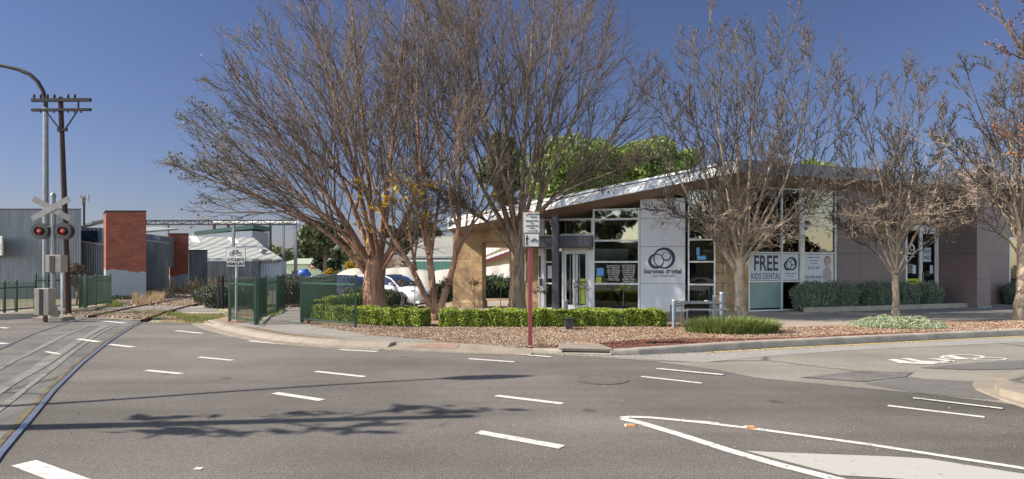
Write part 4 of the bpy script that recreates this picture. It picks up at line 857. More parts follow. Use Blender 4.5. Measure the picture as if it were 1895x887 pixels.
b.tube([P(553, 511, 60), P(557, 506.5, 60), P(566, 505.5, 60), P(574, 511, 60)], [.2, .4, .45, .2], 8); tag(b.build('tarpaulin_bundle', mat('blue_tarp', (.02, .08, .4), .5), origin=P(563, 511, 60)), 'bright blue tarpaulin bundle far behind the green panels', 'tarpaulin')
b = MB(); p, q = P(540, 502, 62), P(557, 512, 62); b.box(p.x, q.x, 62, 62.9, -.2, p.z); tag(b.build('skip_crate', M['rust'], origin=(p.x, 62, -.2)), 'rusty orange crate left of the blue tarpaulin', 'crate')
Bx('pale_fence', 'pale corrugated fence standing right of the warehouse end wall', 'fence', 521.5, 545, 507, 46, .06, M['corrpale'])
mt_ = empty('telecom_mast', P(155.5, 418, 80), 'thin telecom mast with small panel antennas above the low sheds', 'mast')
p = P(155.5, 364, 80); b = MB(); b.tube([(p.x, 80, -.2), (p.x, 80, p.z)], .13, 8); b.build('pole', M['dark_timber'], mt_)
for dx_, dz_ in ((-.5, -.1), (.52, -.05), (-.28, -.5), (.05, -.2)):
    b = MB(); b.bar((p.x + dx_, 80, p.z + dz_ - .55), (p.x + dx_, 80, p.z + dz_ + .3), .22, .16); b.build('antenna', M['grey_steel'], mt_)
b = MB(); b.bar((p.x - .6, 80, p.z - .35), (p.x + .6, 80, p.z - .35), .06, .06); b.build('bracket', M['dark_timber'], mt_)
# buildings behind the car park
t, x0, x1, z0 = Bx('green_shed', 'green panel shed with white trim behind the white sedan', 'shed', 745, 835, 484, 52, 6, corrmat('green_panels', (.12, .3, .22), .3, var=.05, metal=0), M['fascia'], ov=.08, rh=.12)
hs = empty('grey_roof_house', (-3, 44, -.3), 'house with weathered grey iron roof, maroon trim and beige weatherboards seen beside the stone pillar', 'house')
a, c = P(900, 489, 42), P(975, 489, 42)
b = MB(); b.prism([(a.x - 2.2, 42), (c.x, 42), (c.x, 48), (a.x - 2.2, 48)], -.3, [1.3, 3.6, 3.6, 1.3]); wl = b.build('wall', M['weatherboard'], hs)
b = MB()
for k in range(22): b.box(a.x - 1.2, c.x, 41.985, 42.0, -.1 + k * .17, -.09 + k * .17)
b.build('board_joint', M['beige_box'], wl)
b = MB(); p0, p1, p2, p3 = P(836, 506, 41.4), P(942, 467, 41.4), P(960, 440, 47), P(870, 442, 47); b.slab([p0, p1, p2, p3], (0, 0, .1)); b.build('roof', M['rooftin'], hs)
b = MB(); b.slab([p0 + Vector((0, -.06, -.14)), p1 + Vector((0, -.06, -.14)), p1 + Vector((0, -.06, .06)), p0 + Vector((0, -.06, .06))], (0, .05, 0)); b.build('barge_board', M['maroon'], hs)
t = empty('shed_with_grey_roof', (-9, 58, -.3), 'dull grey-roofed shed behind the multi-stemmed tree', 'shed')
p = [P(752, 477, 56), P(868, 477, 56), P(862, 440, 64), P(775, 440, 64)]; b = MB(); b.slab(p, (0, 0, .12)); b.build('roof', mat('old_grey_roof', (.24, .23, .21), .8, .15, .6, world=True), t)
b = MB(); b.box(p[0].x + .5, p[1].x - .5, 56.3, 62, -.3, p[0].z - .02); b.build('wall', M['corr2'], t)
# draped white cover behind the cars
t = MB(); prof_ = [(612, 515), (626, 506), (642, 498), (670, 497), (705, 500), (726, 496), (748, 494), (775, 499), (800, 502), (835, 498), (870, 499), (905, 493), (960, 487), (1010, 487)]
Yf, Yb = 34.5, 37.5; n = 90; v = []; xs = np.linspace(612, 1010, n); ys = np.interp(xs, [q[0] for q in prof_], [q[1] for q in prof_])
rows = [(.0, -.0), (.25, .12), (.5, .28), (.78, .2), (1.0, 0)]
for r_ in range(5):
    for i in range(n):
        top = P(xs[i], ys[i] + .25 * math.sin(i * 1.1), 36); zt_ = top.z; u = (0, .42, .82, 1.0, .7)[r_]; yy = (Yf, Yf + .15, Yf + .8, Yf + 1.6, Yb)[r_]
        v.append((top.x * yy / 36, yy + .06 * math.sin(i * .9 + r_ * .7), -.22 + (zt_ + .22) * u + .02 * math.sin(i * .5 + r_)))
f = [(r_ * n + i, r_ * n + i + 1, (r_ + 1) * n + i + 1, (r_ + 1) * n + i) for r_ in range(4) for i in range(n - 1)]
o_ = npmesh('white_cover', v, f, M['fabric'], origin=(-6, 35, -.2), smooth=True); o_.modifiers.new('solid', 'SOLIDIFY').thickness = .02
tag(o_, 'long draped off-white fabric cover running behind the parked cars and stone pillar', 'cover')
rng = np.random.default_rng(5); b = MB()
for k in range(260):
    px_ = rng.uniform(712, 756); u = rng.uniform(0, 1); hh = 1 - abs(px_ - 732) / 30 * .6; p = P(px_, 505 - 26 * u * hh, 40 + rng.uniform(-.6, .8) + u * 1.5); s_ = rng.uniform(.1, .22)
    vv = [(p.x + s_ * dx * rng.uniform(.6, 1.2), p.y + s_ * dy * rng.uniform(.6, 1.2), p.z + s_ * .7 * dz * rng.uniform(.6, 1.2)) for dx, dy, dz in ((-1, -1, -1), (1, -1, -1), (1, 1, -1), (-1, 1, -1), (-1, -1, 1), (1, -1, 1), (1, 1, 1), (-1, 1, 1))]
    b.add(vv, [(3, 2, 1, 0), (4, 5, 6, 7), (0, 1, 5, 4), (1, 2, 6, 5), (2, 3, 7, 6), (3, 0, 4, 7)])
p = P(732, 512, 41); b.add([(p.x - 1.2, 41.6, -.2), (p.x + 1.2, 41.6, -.2), (p.x, 42.5, 1.4)], [(0, 1, 2)])
tag(b.build('rubble_pile', M['chips'], origin=(p.x, 41, -.2)), 'heap of broken pale stones behind the white cover', 'rubble', kind='stuff')
# ================================================================ CARS
def loft(rows, closed_ends=True):
    b = MB(); n = len(rows[0]); v = [p for r_ in rows for p in r_]
    b.smooth = True; b.add(v, [(i * n + j, i * n + j + 1, (i + 1) * n + j + 1, (i + 1) * n + j) for i in range(len(rows) - 1) for j in range(n - 1)], True)
    if closed_ends: b.add(rows[0], [tuple(range(n))], False); b.add(rows[-1], [tuple(reversed(range(n)))], False)
    return b
def car(loc, ang, label, paint, L=4.7, W=1.82, suv=False, plate=None, h=1.45):
    t = empty('parked_car', loc, label, 'car', 'cars parked behind the hedge')
    t.rotation_euler = (0, 0, 0); Mx = Matrix.Translation(Vector(loc)) @ Matrix.Rotation(ang, 4, 'Z')
    hw = W / 2
    # stations x (front = +), lower z, belt z, half width factor
    st = [(-.5, .42, .80, .80), (-.485, .3, .93, .9), (-.44, .24, 1.0, .96), (-.33, .22, 1.02, 1), (-.1, .2, 1.0, 1), (.1, .2, .97, 1), (.24, .2, .92, 1), (.36, .22, .84, .99), (.44, .22, .76, .95), (.485, .26, .66, .87), (.5, .36, .56, .78)]
    if suv: st = [(x, a, z + .08, w_) for x, a, z, w_ in st]
    rows = []
    for x, zb, zt, wf in st:
        y = hw * wf; r_ = [(x * L, -y * .9, zb), (x * L, -y * .985, zb + .1), (x * L, -y, (zb + zt) / 2), (x * L, -y * .965, zt - .06), (x * L, -y * .86, zt)]
        r_ += [(x * L, 0, zt + (.035 if abs(x) < .48 else .01))]; rows.append(r_ + [(p[0], -p[1], p[2]) for p in reversed(r_[:-1])])
    b = loft(rows); b.v = [tuple(Mx @ Vector(p)) for p in b.v]
    for i, r_ in enumerate(rows[:-1]):
        a, c = r_[0], r_[-1]; a2, c2 = rows[i + 1][0], rows[i + 1][-1]; b.add([Mx @ Vector(p) for p in (a, a2, c2, c)], [(0, 1, 2, 3)], False)
    body = b.build('body', paint, t)
    s_ = .08 if suv else 0
    cab = [(-.43, .99, .995, .84), (-.34, 1.28, 1.0, .80), (-.22, 1.41, 1.0, .74), (-.05, h - .005, 1, .72), (.08, h - .03, 1, .72), (.16, 1.30, 1, .75), (.27, .9, .9, .84)]
    rows = []
    for x, zt, zb, wf in cab:
        zt += s_ * 2.2; zb = .9 + s_; y0 = hw * .88; y1 = hw * wf * .93; zt = max(zt, zb + .02); k = (zt - zb) / (h - .9)
        y1 = y0 + (hw * .72 - y0) * min(1, k)
        r_ = [(x * L, -y0, zb), (x * L, -y1, zt - .04), (x * L, -y1 * .9, zt), (x * L, 0, zt + .02)]; rows.append(r_ + [(p[0], -p[1], p[2]) for p in reversed(r_[:-1])])
    b = loft(rows); b.v = [tuple(Mx @ Vector(p)) for p in b.v]; gh = b.build('window_glass', M['carglass'], t)
    # roof skin and pillars in body colour
    b = MB(); b.M = Mx; b.smooth = True
    rr = rows[2:6]; v = [(p[0], p[1], p[2] + .008) for r_ in rr for p in r_[1:6]]
    b.add(v[:], [(i * 5 + j, i * 5 + j + 1, (i + 1) * 5 + j + 1, (i + 1) * 5 + j) for i in range(2 if not suv else 2) for j in range(4)], True)
    for s1 in (0, 6):
        sg_ = -1 if s1 == 0 else 1
        line_ = [(r_[s1 + (1 if s1 == 0 else -1)][0], r_[s1 + (1 if s1 == 0 else -1)][1] + sg_ * .005, r_[s1 + (1 if s1 == 0 else -1)][2]) for r_ in rows]
        b.tube(line_, .03, 6)
        x = -.06 * L; b.bar((x, sg_ * hw * .89, .95 + s_), (x - .04, sg_ * hw * .70, h - .06 + s_ * 2), .05, .05)
        b.tube([(-.44 * L, sg_ * hw * .9, 1.0 + s_), (-.1 * L, sg_ * hw * .9, .965 + s_), (.25 * L, sg_ * hw * .9, .92 + s_)], .018, 6)
    b.build('roof', paint, t)
    for x, y in ((.3, -1), (.3, 1), (-.3, -1), (-.3, 1)):
        wx, wy = x * L, y * (hw - .1); b = MB(); b.M = Mx; yo = y * .13
        rr_ = .325 if not suv else .35
        # tyre
        b.tube([(wx, wy - .11 * 1, rr_), (wx, wy - .07, rr_), (wx, wy + .1, rr_), (wx, wy + .13, rr_)], [rr_ * .9, rr_, rr_, rr_ * .93], 28)
        wh_ = b.build('wheel', M['tyre'], t)
        b = MB(); b.M = Mx; yy = wy + y * .132
        for q in range(10):
            an = 2 * math.pi * q / 10; b.bar((wx + .03 * math.cos(an), yy, rr_ + .03 * math.sin(an)), (wx + .235 * math.cos(an + .1), yy + y * .01, rr_ + .235 * math.sin(an + .1)), .03, .035)
        b.M = Mx @ Matrix.Translation((wx, yy, rr_)); b.ring((0, 0, 0), .25, .215, 28, t=.02 * (-y)); b.ring((0, 0, 0), .05, .001, 12, t=.03 * (-y)); b.build('rim', M['alloy'], wh_)
        b = MB(); b.M = Mx @ Matrix.Translation((wx, y * (hw + .004), rr_ + .01)); b.ring((0, 0, 0), rr_ + .055, rr_ + .0, 32, t=.006); b.build('wheel_arch', M['black'], t)
    for y in (-1, 1):
        b = MB(); b.M = Mx; b.add([(.455 * L, y * hw * .9, .70 + s_), (.49 * L, y * hw * .62, .62 + s_), (.475 * L, y * hw * .6, .72 + s_), (.42 * L, y * hw * .95, .8 + s_), (.40 * L, y * hw * .99, .74 + s_)], [(0, 1, 2, 3, 4)]); 
        b.box(.485 * L, .497 * L, y * hw * .6 - .12, y * hw * .6 + .12, .6 + s_, .7 + s_); b.build('headlight', M['fascia'], t, bevel=.01)
        b = MB(); b.M = Mx; b.tube([(.2 * L, y * (hw * .9), 1.0 + s_), (.2 * L, y * (hw + .08), 1.03 + s_), (.2 * L, y * (hw + .17), 1.03 + s_)], [.03, .08, .05], 8); b.build('mirror', paint, t)
    b = MB(); b.M = Mx; b.box(.49 * L, .503 * L, -.4, .4, .42, .56 + s_); b.build('grille', M['black'], t)
    b = MB(); b.M = Mx; b.box(.4 * L, .497 * L, -.8, .8, .2, .3); b.build('bumper_lip', M['black'] if suv else paint, t, bevel=.02)
    if plate:
        b = MB(); b.M = Mx; b.box(.503 * L, .509 * L, -.19, .19, .47, .58); pl = b.build('number_plate', M['fascia'], t)
        textmesh('lettering', plate, .09, M['black'], Mx @ Matrix.Translation((.51 * L, 0, .525)) @ Matrix.Rotation(R(90), 4, 'Z'), pl)
    return t
car((-5.75, 28.6, -.24), R(-26), 'white sedan with black spoked wheels parked behind the multi-stemmed tree', M['carwhite'])
car((-7.05, 25.9, -.2), R(-20), 'dark blue car mostly hidden behind the thick reddish trunk', M['cardark'], L=4.2, h=1.4, plate='S')
# ================================================================ FENCES
SPC = .068
def panel(b_p, b_r, a, c, z0, z1, zb=None):
    "hooped bar panel between plan points a and c: bars pairwise joined by hoops above the top rail"
    a = Vector(a[:2]); c = Vector(c[:2]); L_ = (c - a).length; n = max(2, int(L_ / SPC)) // 2 * 2; dz = (z1 - z0)
    for i in range(0, n):
        p = a.lerp(c, (i + .5) / n); b_p.tube([(p.x, p.y, z0 + .06), (p.x, p.y, z1 - .05)], .008, 5, False)
    for i in range(0, n, 2):
        p = a.lerp(c, (i + .5) / n); q = a.lerp(c, (i + 1.5) / n); pts = []
        for k in range(7): u = k / 6; m = p.lerp(q, .5 - .5 * math.cos(math.pi * u)); pts.append((m.x, m.y, z1 - .05 + .035 * math.sin(math.pi * u)))
        b_p.tube(pts, .0085, 5, False)
    for z, q in zip((z0 + .12, z1 - .19), b_r): q.bar((a.x, a.y, z), (c.x, c.y, z), .028, .04)
def fence(label, pts, z0, z1, m='green_steel', post_ex=.03, pr=.028, extra=()):
    t = empty('steel_fence', (pts[0][0], pts[0][1], z0), label, 'fence', 'green hooped steel fences')
    for p in list(pts) + list(extra):
        b = MB(); b.bar((p[0], p[1], z0 - .15), (p[0], p[1], z1 + post_ex), pr * 2, pr * 2); b.tube([(p[0], p[1], z1 + post_ex), (p[0], p[1], z1 + post_ex + .02)], [pr * 1.2, pr * .5], 8); b.build('post', M[m], t)
    for a, c in zip(pts[:-1], pts[1:]):
        bp_, br_ = MB(), (MB(), MB()); panel(bp_, br_, a, c, z0, z1); bp_.build('hooped_bars', M[m], t); br_[0].build('rail', M[m], t); br_[1].build('rail', M[m], t)
    return t
g = lambda px, py, h=ZP: G(px, py, h)
fence('green hooped fence panel standing at the road kerb below the cyclists sign', [g(425, 595), g(473, 602)], ZP, 1.3)
fence('green hooped fence run receding along the left side of the path gap', [g(477, 600), g(492, 587), g(513, 581), g(524, 574)], ZP, 1.27)
fence('green hooped fence panel in front of the curved hedge, nearest the camera', [g(558, 598), g(658, 607.5)], ZP, 1.33)
fence('green hooped fence panel receding from the right of the path gap', [g(560, 596), g(619, 572)], ZP, 1.3)
fence('black looking hooped fence far behind at the end of the path', [g(404, 573), g(412, 571.5), g(470, 571), g(526, 570.5), g(560, 571), g(622, 571)], ZP, 1.24, 'black')
SPC = .045
fence('lowest green fence run stepping down beside the left edge of the view', [g(-60, 586), g(8, 581), g(30, 579), g(65, 576)], ZP, 1.08)
fence('green fence run directly behind the crossing signal and its cabinet', [g(66, 574.5), g(88, 574), g(119, 572)], ZP, 1.28)
fence('green fence run between the leaning pole and the last panel by the rails', [g(119, 571.5), g(148, 571), g(158, 572.5)], ZP, 1.26)
fence('green fence panel ending at the bright post nearest the brick wall', [g(160, 570), g(177, 567), g(204, 563)], ZP, 1.24)
# ================================================================ POLES, SIGNALS, SIGNS
Yl = 22.0
t = empty('street_lamp', (P(85, 575, Yl).x, Yl, ZP), 'tall grey street lamp pole curving over the left edge beside the utility pole', 'street lamp')
xl = P(84.5, 300, Yl).x; b = MB(); b.tube([(xl, Yl, ZP), (xl, Yl, 2.5), (xl, Yl, 7.2)], [.1, .095, .08], 14); b.build('pole', M['grey_steel'], t)
b = MB(); b.tube([(xl, Yl, 7.1)] + [P(px_, py_, Yl) for px_, py_ in ((84, 185), (80, 170), (70, 152), (55, 138), (35, 129), (10, 123), (-20, 118), (-60, 115))], [.08] + [.07] * 5 + [.06] * 3, 12); b.build('arm', M['dark_timber'], t)
p = P(-60, 115, Yl); b = MB(); b.tube([p, p + Vector((-.2, 0, -.02)), p + Vector((-.7, 0, -.02)), p + Vector((-.85, 0, 0))], [.07, .16, .15, .06], 12); b.build('lamp_head', M['grey_steel'], t)
Yu = 20.5
t = empty('utility_pole', (P(126, 578, Yu).x, Yu, ZP), 'dark leaning utility pole with two crossarms and insulators', 'utility pole')
pb_, pt_ = P(126.5, 577, Yu), P(112, 180, Yu); b = MB(); b.tube([pb_ - Vector((0, 0, .2)), pb_.lerp(pt_, .5), pt_], [.095, .085, .07], 12); b.build('pole', M['polewood'], t)
for py_, ht in ((186, .1), (204, .08)):
    a, c = P(59, py_, Yu - .12), P(168, py_ - 1, Yu - .12); b = MB(); b.bar(a, c, .1, ht); b.build('crossarm', M['dark_timber'], t)
for px_ in (63, 75.5, 88, 100.5, 126, 138.5):
    a = P(px_, 185, Yu - .12); b = MB(); b.tube([a, a + Vector((0, 0, .04)), a + Vector((0, 0, .08)), a + Vector((0, 0, .17)), a + Vector((0, 0, .19))], [.012, .02, .04, .035, .01], 8); b.build('insulator', M['dark_timber'], t)
for px_ in (75, 100, 126, 138, 150):
    a = P(px_, 208, Yu - .12); b = MB(); b.tube([a + Vector((0, 0, .12)), a + Vector((0, 0, -.02))], .022, 6); b.build('insulator', M['dark_timber'], t)
b = MB(); b.bar(P(85, 206, Yu - .15), P(110, 239, Yu - .15), .035, .035); b.bar(P(143, 206, Yu - .15), P(121, 239, Yu - .15), .035, .035); b.bar(P(107, 241, Yu - .1), P(124, 240, Yu - .1), .08, .1); b.bar(P(145, 187, Yu - .12), P(145, 204, Yu - .12), .04, .04); b.build('brace', M['dark_timber'], t)
# railway crossing signal
Ys = 18.2; base = .1
t = empty('crossing_signal', (P(98, 586, Ys).x, Ys, base), 'railway crossing signal with white crossed boards and twin red lamps on black discs', 'crossing signal')
xs_ = P(98.5, 400, Ys).x; b = MB(); b.tube([(xs_, Ys, base + .1), (xs_, Ys, 3.62)], .06, 12); b.build('post', M['grey_steel'], t)
b = MB(); b.tube([(xs_, Ys, 3.62), (xs_, Ys, 3.68), (xs_, Ys, 3.74)], [.075, .075, .02], 12); b.build('cap', M['grey_steel'], t)
zc = P(98, 387, Ys).z
for s_ in (-1, 1):
    b = MB(); b.slab([(xs_ - .55, Ys - .08 - .02 * s_, zc - s_ * .3 - .065), (xs_ - .51, Ys - .08 - .02 * s_, zc - s_ * .3 - .15 * (s_ < 0) - .2 * (s_ > 0) + .08), (xs_ + .55, Ys - .08 - .02 * s_, zc + s_ * .3 - .065), (xs_ + .55, Ys - .08 - .02 * s_, zc + s_ * .3 + .065), ], (0, .012, 0)) if 0 else None
    d = Vector((math.cos(R(29 * s_)), 0, math.sin(R(29 * s_)))); nrm = Vector((-d.z, 0, d.x)); c0_ = Vector((xs_, Ys - .085 - .02 * s_, zc))
    b = MB(); b.slab([c0_ - d * .62 - nrm * .085, c0_ + d * .62 - nrm * .085, c0_ + d * .62 + nrm * .085, c0_ - d * .62 + nrm * .085], (0, .012, 0)); b.build('crossed_board', M['signgrey'], t)
zl_ = P(98, 428, Ys).z
b = MB(); b.tube([(xs_ - .4, Ys, zl_ + .12), (xs_ + .4, Ys, zl_ + .12)], .025, 8); b.build('lamp_bracket', M['black'], t)
for s_, px_ in ((-1, 77.5), (1, 120.5)):
    x = P(px_, 428, Ys).x; b = MB(); b.tube([(x, Ys - .1, zl_), (x, Ys - .075, zl_)], .245, 32); ds = b.build('target_disc', M['black'], t)
    b = MB(); b.tube([(x + .0, Ys - .1, zl_), (x, Ys - .16, zl_)], [.115, .115], 24, False); b.tube([(x, Ys - .04, zl_), (x, Ys + .12, zl_)], [.16, .1], 20); b.build('lamp_hood', M['black'], ds)
    b = MB(); b.tube([(x, Ys - .105, zl_), (x, Ys - .125, zl_), (x, Ys - .135, zl_)], [.105, .09, .04], 24); b.build('lens', M['red_lens'], ds)
    x2 = x - .07; b = MB(); b.tube([(x2, Ys + .16, zl_), (x2, Ys + .18, zl_)], .235, 32); b.build('target_disc', M['black'], t)
a, c = P(85, 472, Ys - .15), P(113.5, 504, Ys - .15)
b = MB(); b.box(a.x, c.x, Ys - .17, Ys + .12, c.z, a.z); b.build('control_box', M['beige_box'], t, bevel=.012)
b = MB(); b.box(a.x + .13, a.x + .27, Ys - .19, Ys - .172, c.z + .01, a.z - .03); b.build('box_panel', M['black'], t)
b = MB(); b.tube([(xs_, Ys, base), (xs_, Ys, base + .18), (xs_, Ys, base + .3)], [.14, .13, .09], 12); b.build('base', M['concrete'], t)
b = MB(); b.box(xs_ - .45, xs_ + .42, Ys - .25, Ys + .3, -.1, base); b.build('footing', M['darkconc'], t)
b = MB(); x = P(114.5, 500, Ys).x; b.tube([(x, Ys, base), (x, Ys, P(114, 478, Ys).z)], .03, 8); b.tube([(x, Ys, P(114, 478, Ys).z), (x, Ys, P(114, 474, Ys).z)], [.035, .03], 8); tag(b.build('marker_post', M['fascia'], origin=(x, Ys, base)), 'thin white pipe post right beside the crossing signal post', 'post')
Yc = 17.5; t = empty('signal_cabinet', (P(76, 585, Yc).x, Yc, .1), 'beige metal cabinet with dark centre strip on a short stub at the left roadside', 'cabinet')
a, c = P(63, 534, Yc), P(89.5, 584, Yc); b = MB(); b.box(a.x, c.x, Yc, Yc + .3, c.z, a.z); b.build('housing', M['beige_box'], t, bevel=.012)
b = MB(); b.box(a.x + .15, a.x + .25, Yc - .015, Yc - .001, c.z + .01, a.z - .02); b.build('door_strip', M['dark_timber'], t)
b = MB(); b.box(a.x + .17, a.x + .24, Yc + .1, Yc + .2, -.02, c.z); b.build('stub', M['rust'], t)
# cyclists dismount sign
Yd = 17.3; t = empty('cyclists_sign', (P(438, 590, Yd).x, Yd, ZP), 'white square sign with a bicycle reading CYCLISTS DISMOUNT behind the kerbside fence panel', 'sign')
xp = P(437.5, 500, Yd).x; zt_ = P(0, 459, Yd).z; zb_ = P(0, 494, Yd).z; hw_ = 18 * Yd / FPX
b = MB(); b.tube([(xp, Yd, ZP), (xp, Yd, zt_ + .05)], .03, 10); b.build('post', M['pale_steel'], t)
b = MB(); b.box(xp - hw_, xp + hw_, Yd - .045, Yd - .038, zb_, zt_); pl = b.build('plate', M['black'], t, bevel=.002)
b = MB(); b.box(xp - hw_ + .012, xp + hw_ - .012, Yd - .05, Yd - .046, zb_ + .012, zt_ - .012); b.build('face', M['signwhite'], pl)
b = MB(); b.M = frame((xp, Yd - .0505, zt_ - .15), 0); bike(b, 0, 0, .17, .1); b.build('bicycle_symbol', M['black'], pl)
textmesh('lettering', 'CYCLISTS', .115, M['black'], frame((xp, Yd - .051, zb_ + .19), 0), pl, bold=.006, spacing=1.0, sx=.95); textmesh('lettering', 'DISMOUNT', .115, M['black'], frame((xp, Yd - .051, zb_ + .075), 0), pl, bold=.006, spacing=1.0, sx=.9)
# maroon post trail sign
x, y = G(981, 640, ZP); t = empty('trail_sign', (x, y, ZP), 'maroon square post carrying a cream trail sign over a walking and cycling plate', 'sign')
k_ = y / FPX; zz = lambda py_: H - (py_ - CY) * k_
b = MB(); b.box(x - .04, x + .04, y - .04, y + .04, ZP - .2, zz(391)); b.build('post', M['maroon'], t, bevel=.006)
def plate(px0, px1, py0, py1, ya, nm, edge, bk=.006):
    b = MB(); b.box((px0 - CX) * k_, (px1 - CX) * k_, ya, ya + bk, zz(py1), zz(py0)); return b.build(nm, edge, t, bevel=.002)
bp2 = plate(966, 971, 394, 458, y + .0, 'side_plate', M['signgrey'], .3) if 0 else None
b = MB(); b.slab([(x - .145, y - .05, zz(457)), (x - .145, y - .05, zz(394)), (x - .1, y + .22, zz(394)), (x - .1, y + .22, zz(457))], (-.006, 0, 0)); b.build('side_plate', M['signgrey'], t)
p1 = plate(967.5, 998, 394, 458, y - .05, 'back_plate', M['signgrey'])
u1 = plate(969, 998, 394, 431, y - .062, 'text_plate', M['signwhite'])
cxs = (984.5 - CX) * k_ + .0
textmesh('lettering', 'BAROSSA', .052, M['black'], frame((cxs + .035, y - .063, zz(397.5)), 0), u1, bold=.0012); textmesh('lettering', 'TRAIL', .052, M['black'], frame((cxs + .035, y - .063, zz(402.8)), 0), u1, bold=.0012)
for tx, py_ in (('NURIOOTPA', 410), ('TO', 414.5), ('ANGASTON', 419), ('6.6km', 423)): textmesh('lettering', tx, .042, M['black'], frame((cxs, y - .063, zz(py_)), 0), u1, bold=.0014)
b = MB(); b.M = frame((cxs, y - .0625, zz(428)), 0); b.line((-.09, 0), (.08, 0), .01); b.slab([(.07, 0, -.018), (.115, 0, 0), (.07, 0, .018)], (0, -.004, 0)); b.build('arrow', M['black'], u1)
b = MB(); b.M = frame((cxs - .1, y - .0625, zz(399)), 0); b.ring((0, 0, .008), .016, .010, 14, (.002, 0)); b.line((-.014, -.016), (.014, -.02), .005); b.build('logo', M['black'], u1)
u2 = plate(970, 998, 432.5, 457.5, y - .066, 'symbol_plate', M['black'])
b = MB(); b.box((971 - CX) * k_, (997 - CX) * k_, y - .07, y - .0665, zz(456.5), zz(433.5)); b.build('face', M['signwhite'], u2)
b = MB(); b.M = frame(((989 - CX) * k_, y - .0705, zz(446)), 0); bike(b, 0, 0, .074, .11); b.build('bicycle_symbol', M['black'], u2)
b = MB(); b.M = frame(((975 - CX) * k_, y - .0705, zz(445)), 0); b.ring((0, 0, .082), .016, .0005, 14); b.line((0, .06), (0, -.01), .03); b.line((-.002, -.01), (-.02, -.1), .015); b.line((.004, -.01), (.016, -.1), .015); b.line((.01, .05), (.03, .01), .012); b.line((-.01, .05), (-.02, -.0), .011); b.build('walker_symbol', M['black'], u2)
# planter tub, bollards, picnic table
x, y = G(1053, 610, ZP); t = empty('tub', (x, y, ZP), 'small dark square tub in front of the hedge', 'planter tub')
b = MB(); a, c = .075, .1; b.add([(x - a, y - a, ZP), (x + a, y - a, ZP), (x + a, y + a, ZP), (x - a, y + a, ZP), (x - c, y - c, ZP + .24), (x + c, y - c, ZP + .24), (x + c, y + c, ZP + .24), (x - c, y + c, ZP + .24)], [(3, 2, 1, 0), (4, 5, 6, 7), (0, 1, 5, 4), (1, 2, 6, 5), (2, 3, 7, 6), (3, 0, 4, 7)]); b.build('pot', mat('charcoal_pot', (.04, .04, .05), .6), t, bevel=.006)
b = MB(); b.box(x - c - .01, x + c + .01, y - c - .01, y + c + .01, ZP + .242, ZP + .262); b.build('rim', M['black'], t, bevel=.004)
for px_, pb2, ptp, r_, lb in ((1247, 607, 555, .045, 'blue-grey steel bollard standing alone right of the hedge end'), (1307.5, 596, 556, .055, 'shorter front bollard left of the tallest one by the picnic table'), (1322, 589, 547, .06, 'middle bollard of the three by the stone corner, set back behind the table rail'),
                              (1335.5, 593, 541, .055, 'tallest bollard by the stone corner of the building'), (1048, 577, 555, .06, 'short blue-grey bollard in front of the glass entrance doors')):
    x, y = G(px_, pb2, ZP); zt_ = H - (ptp - CY) * y / FPX; t = empty('bollard', (x, y, ZP), lb, 'bollard', 'blue-grey bollards')
    b = MB(); b.tube([(x, y, ZP - .1), (x, y, zt_ - .03)], r_, 20); b.build('shaft', M['blue_steel'], t); b = MB(); b.tube([(x, y, zt_ - .03), (x, y, zt_ - .006), (x, y, zt_)], [r_ + .004, r_ + .002, r_ * .8], 20); b.build('cap', M['pale_steel'], t)
Yp = 16.2; xa, xb = P(1259, 560, Yp).x, P(1337, 560, Yp).x; t = empty('picnic_table', ((xa + xb) / 2, Yp, ZP), 'weathered grey picnic table with steel frame between the bollards', 'picnic table')
zt_ = P(0, 560, Yp).z; b = MB()
for k in range(4): b.box(xa, xb, Yp + .0 + k * .19, Yp + .17 + k * .19, zt_ - .04, zt_)
b.build('table_top', M['grey_steel'], t, bevel=.006)
for x in (xa + .05, xb - .08):
    b = MB()
    for yy in (Yp + .05, Yp + .68): b.bar((x, yy, ZP), (x, yy, zt_ - .04), .035, .035)
    b.bar((x, Yp + .05, zt_ - .06), (x, Yp + .68, zt_ - .06), .03, .03); b.bar((x, Yp - .5, ZP + .38), (x, Yp + 1.2, ZP + .38), .03, .03)
    for yy in (Yp - .45, Yp + 1.15): b.bar((x, yy, ZP), (x, yy, ZP + .38), .03, .03)
    b.build('leg_frame', M['grey_steel'], t)
for yy in (Yp - .55, Yp + 1.0): b = MB(); b.box(xa + .05, xb - .0, yy, yy + .24, ZP + .395, ZP + .43); b.build('bench_seat', M['grey_steel'], t, bevel=.006)
b = MB(); b.box(xa + .2, xb - .25, Yp + .3, Yp + .36, ZP + .1, ZP + .5); b.bar((xa + .3, Yp + .33, ZP + .5), (xa + .3, Yp + .33, zt_ - .04), .05, .05); b.bar((xb - .35, Yp + .33, ZP + .5), (xb - .35, Yp + .33, zt_ - .04), .05, .05); b.build('centre_brace', M['dark_timber'], t)
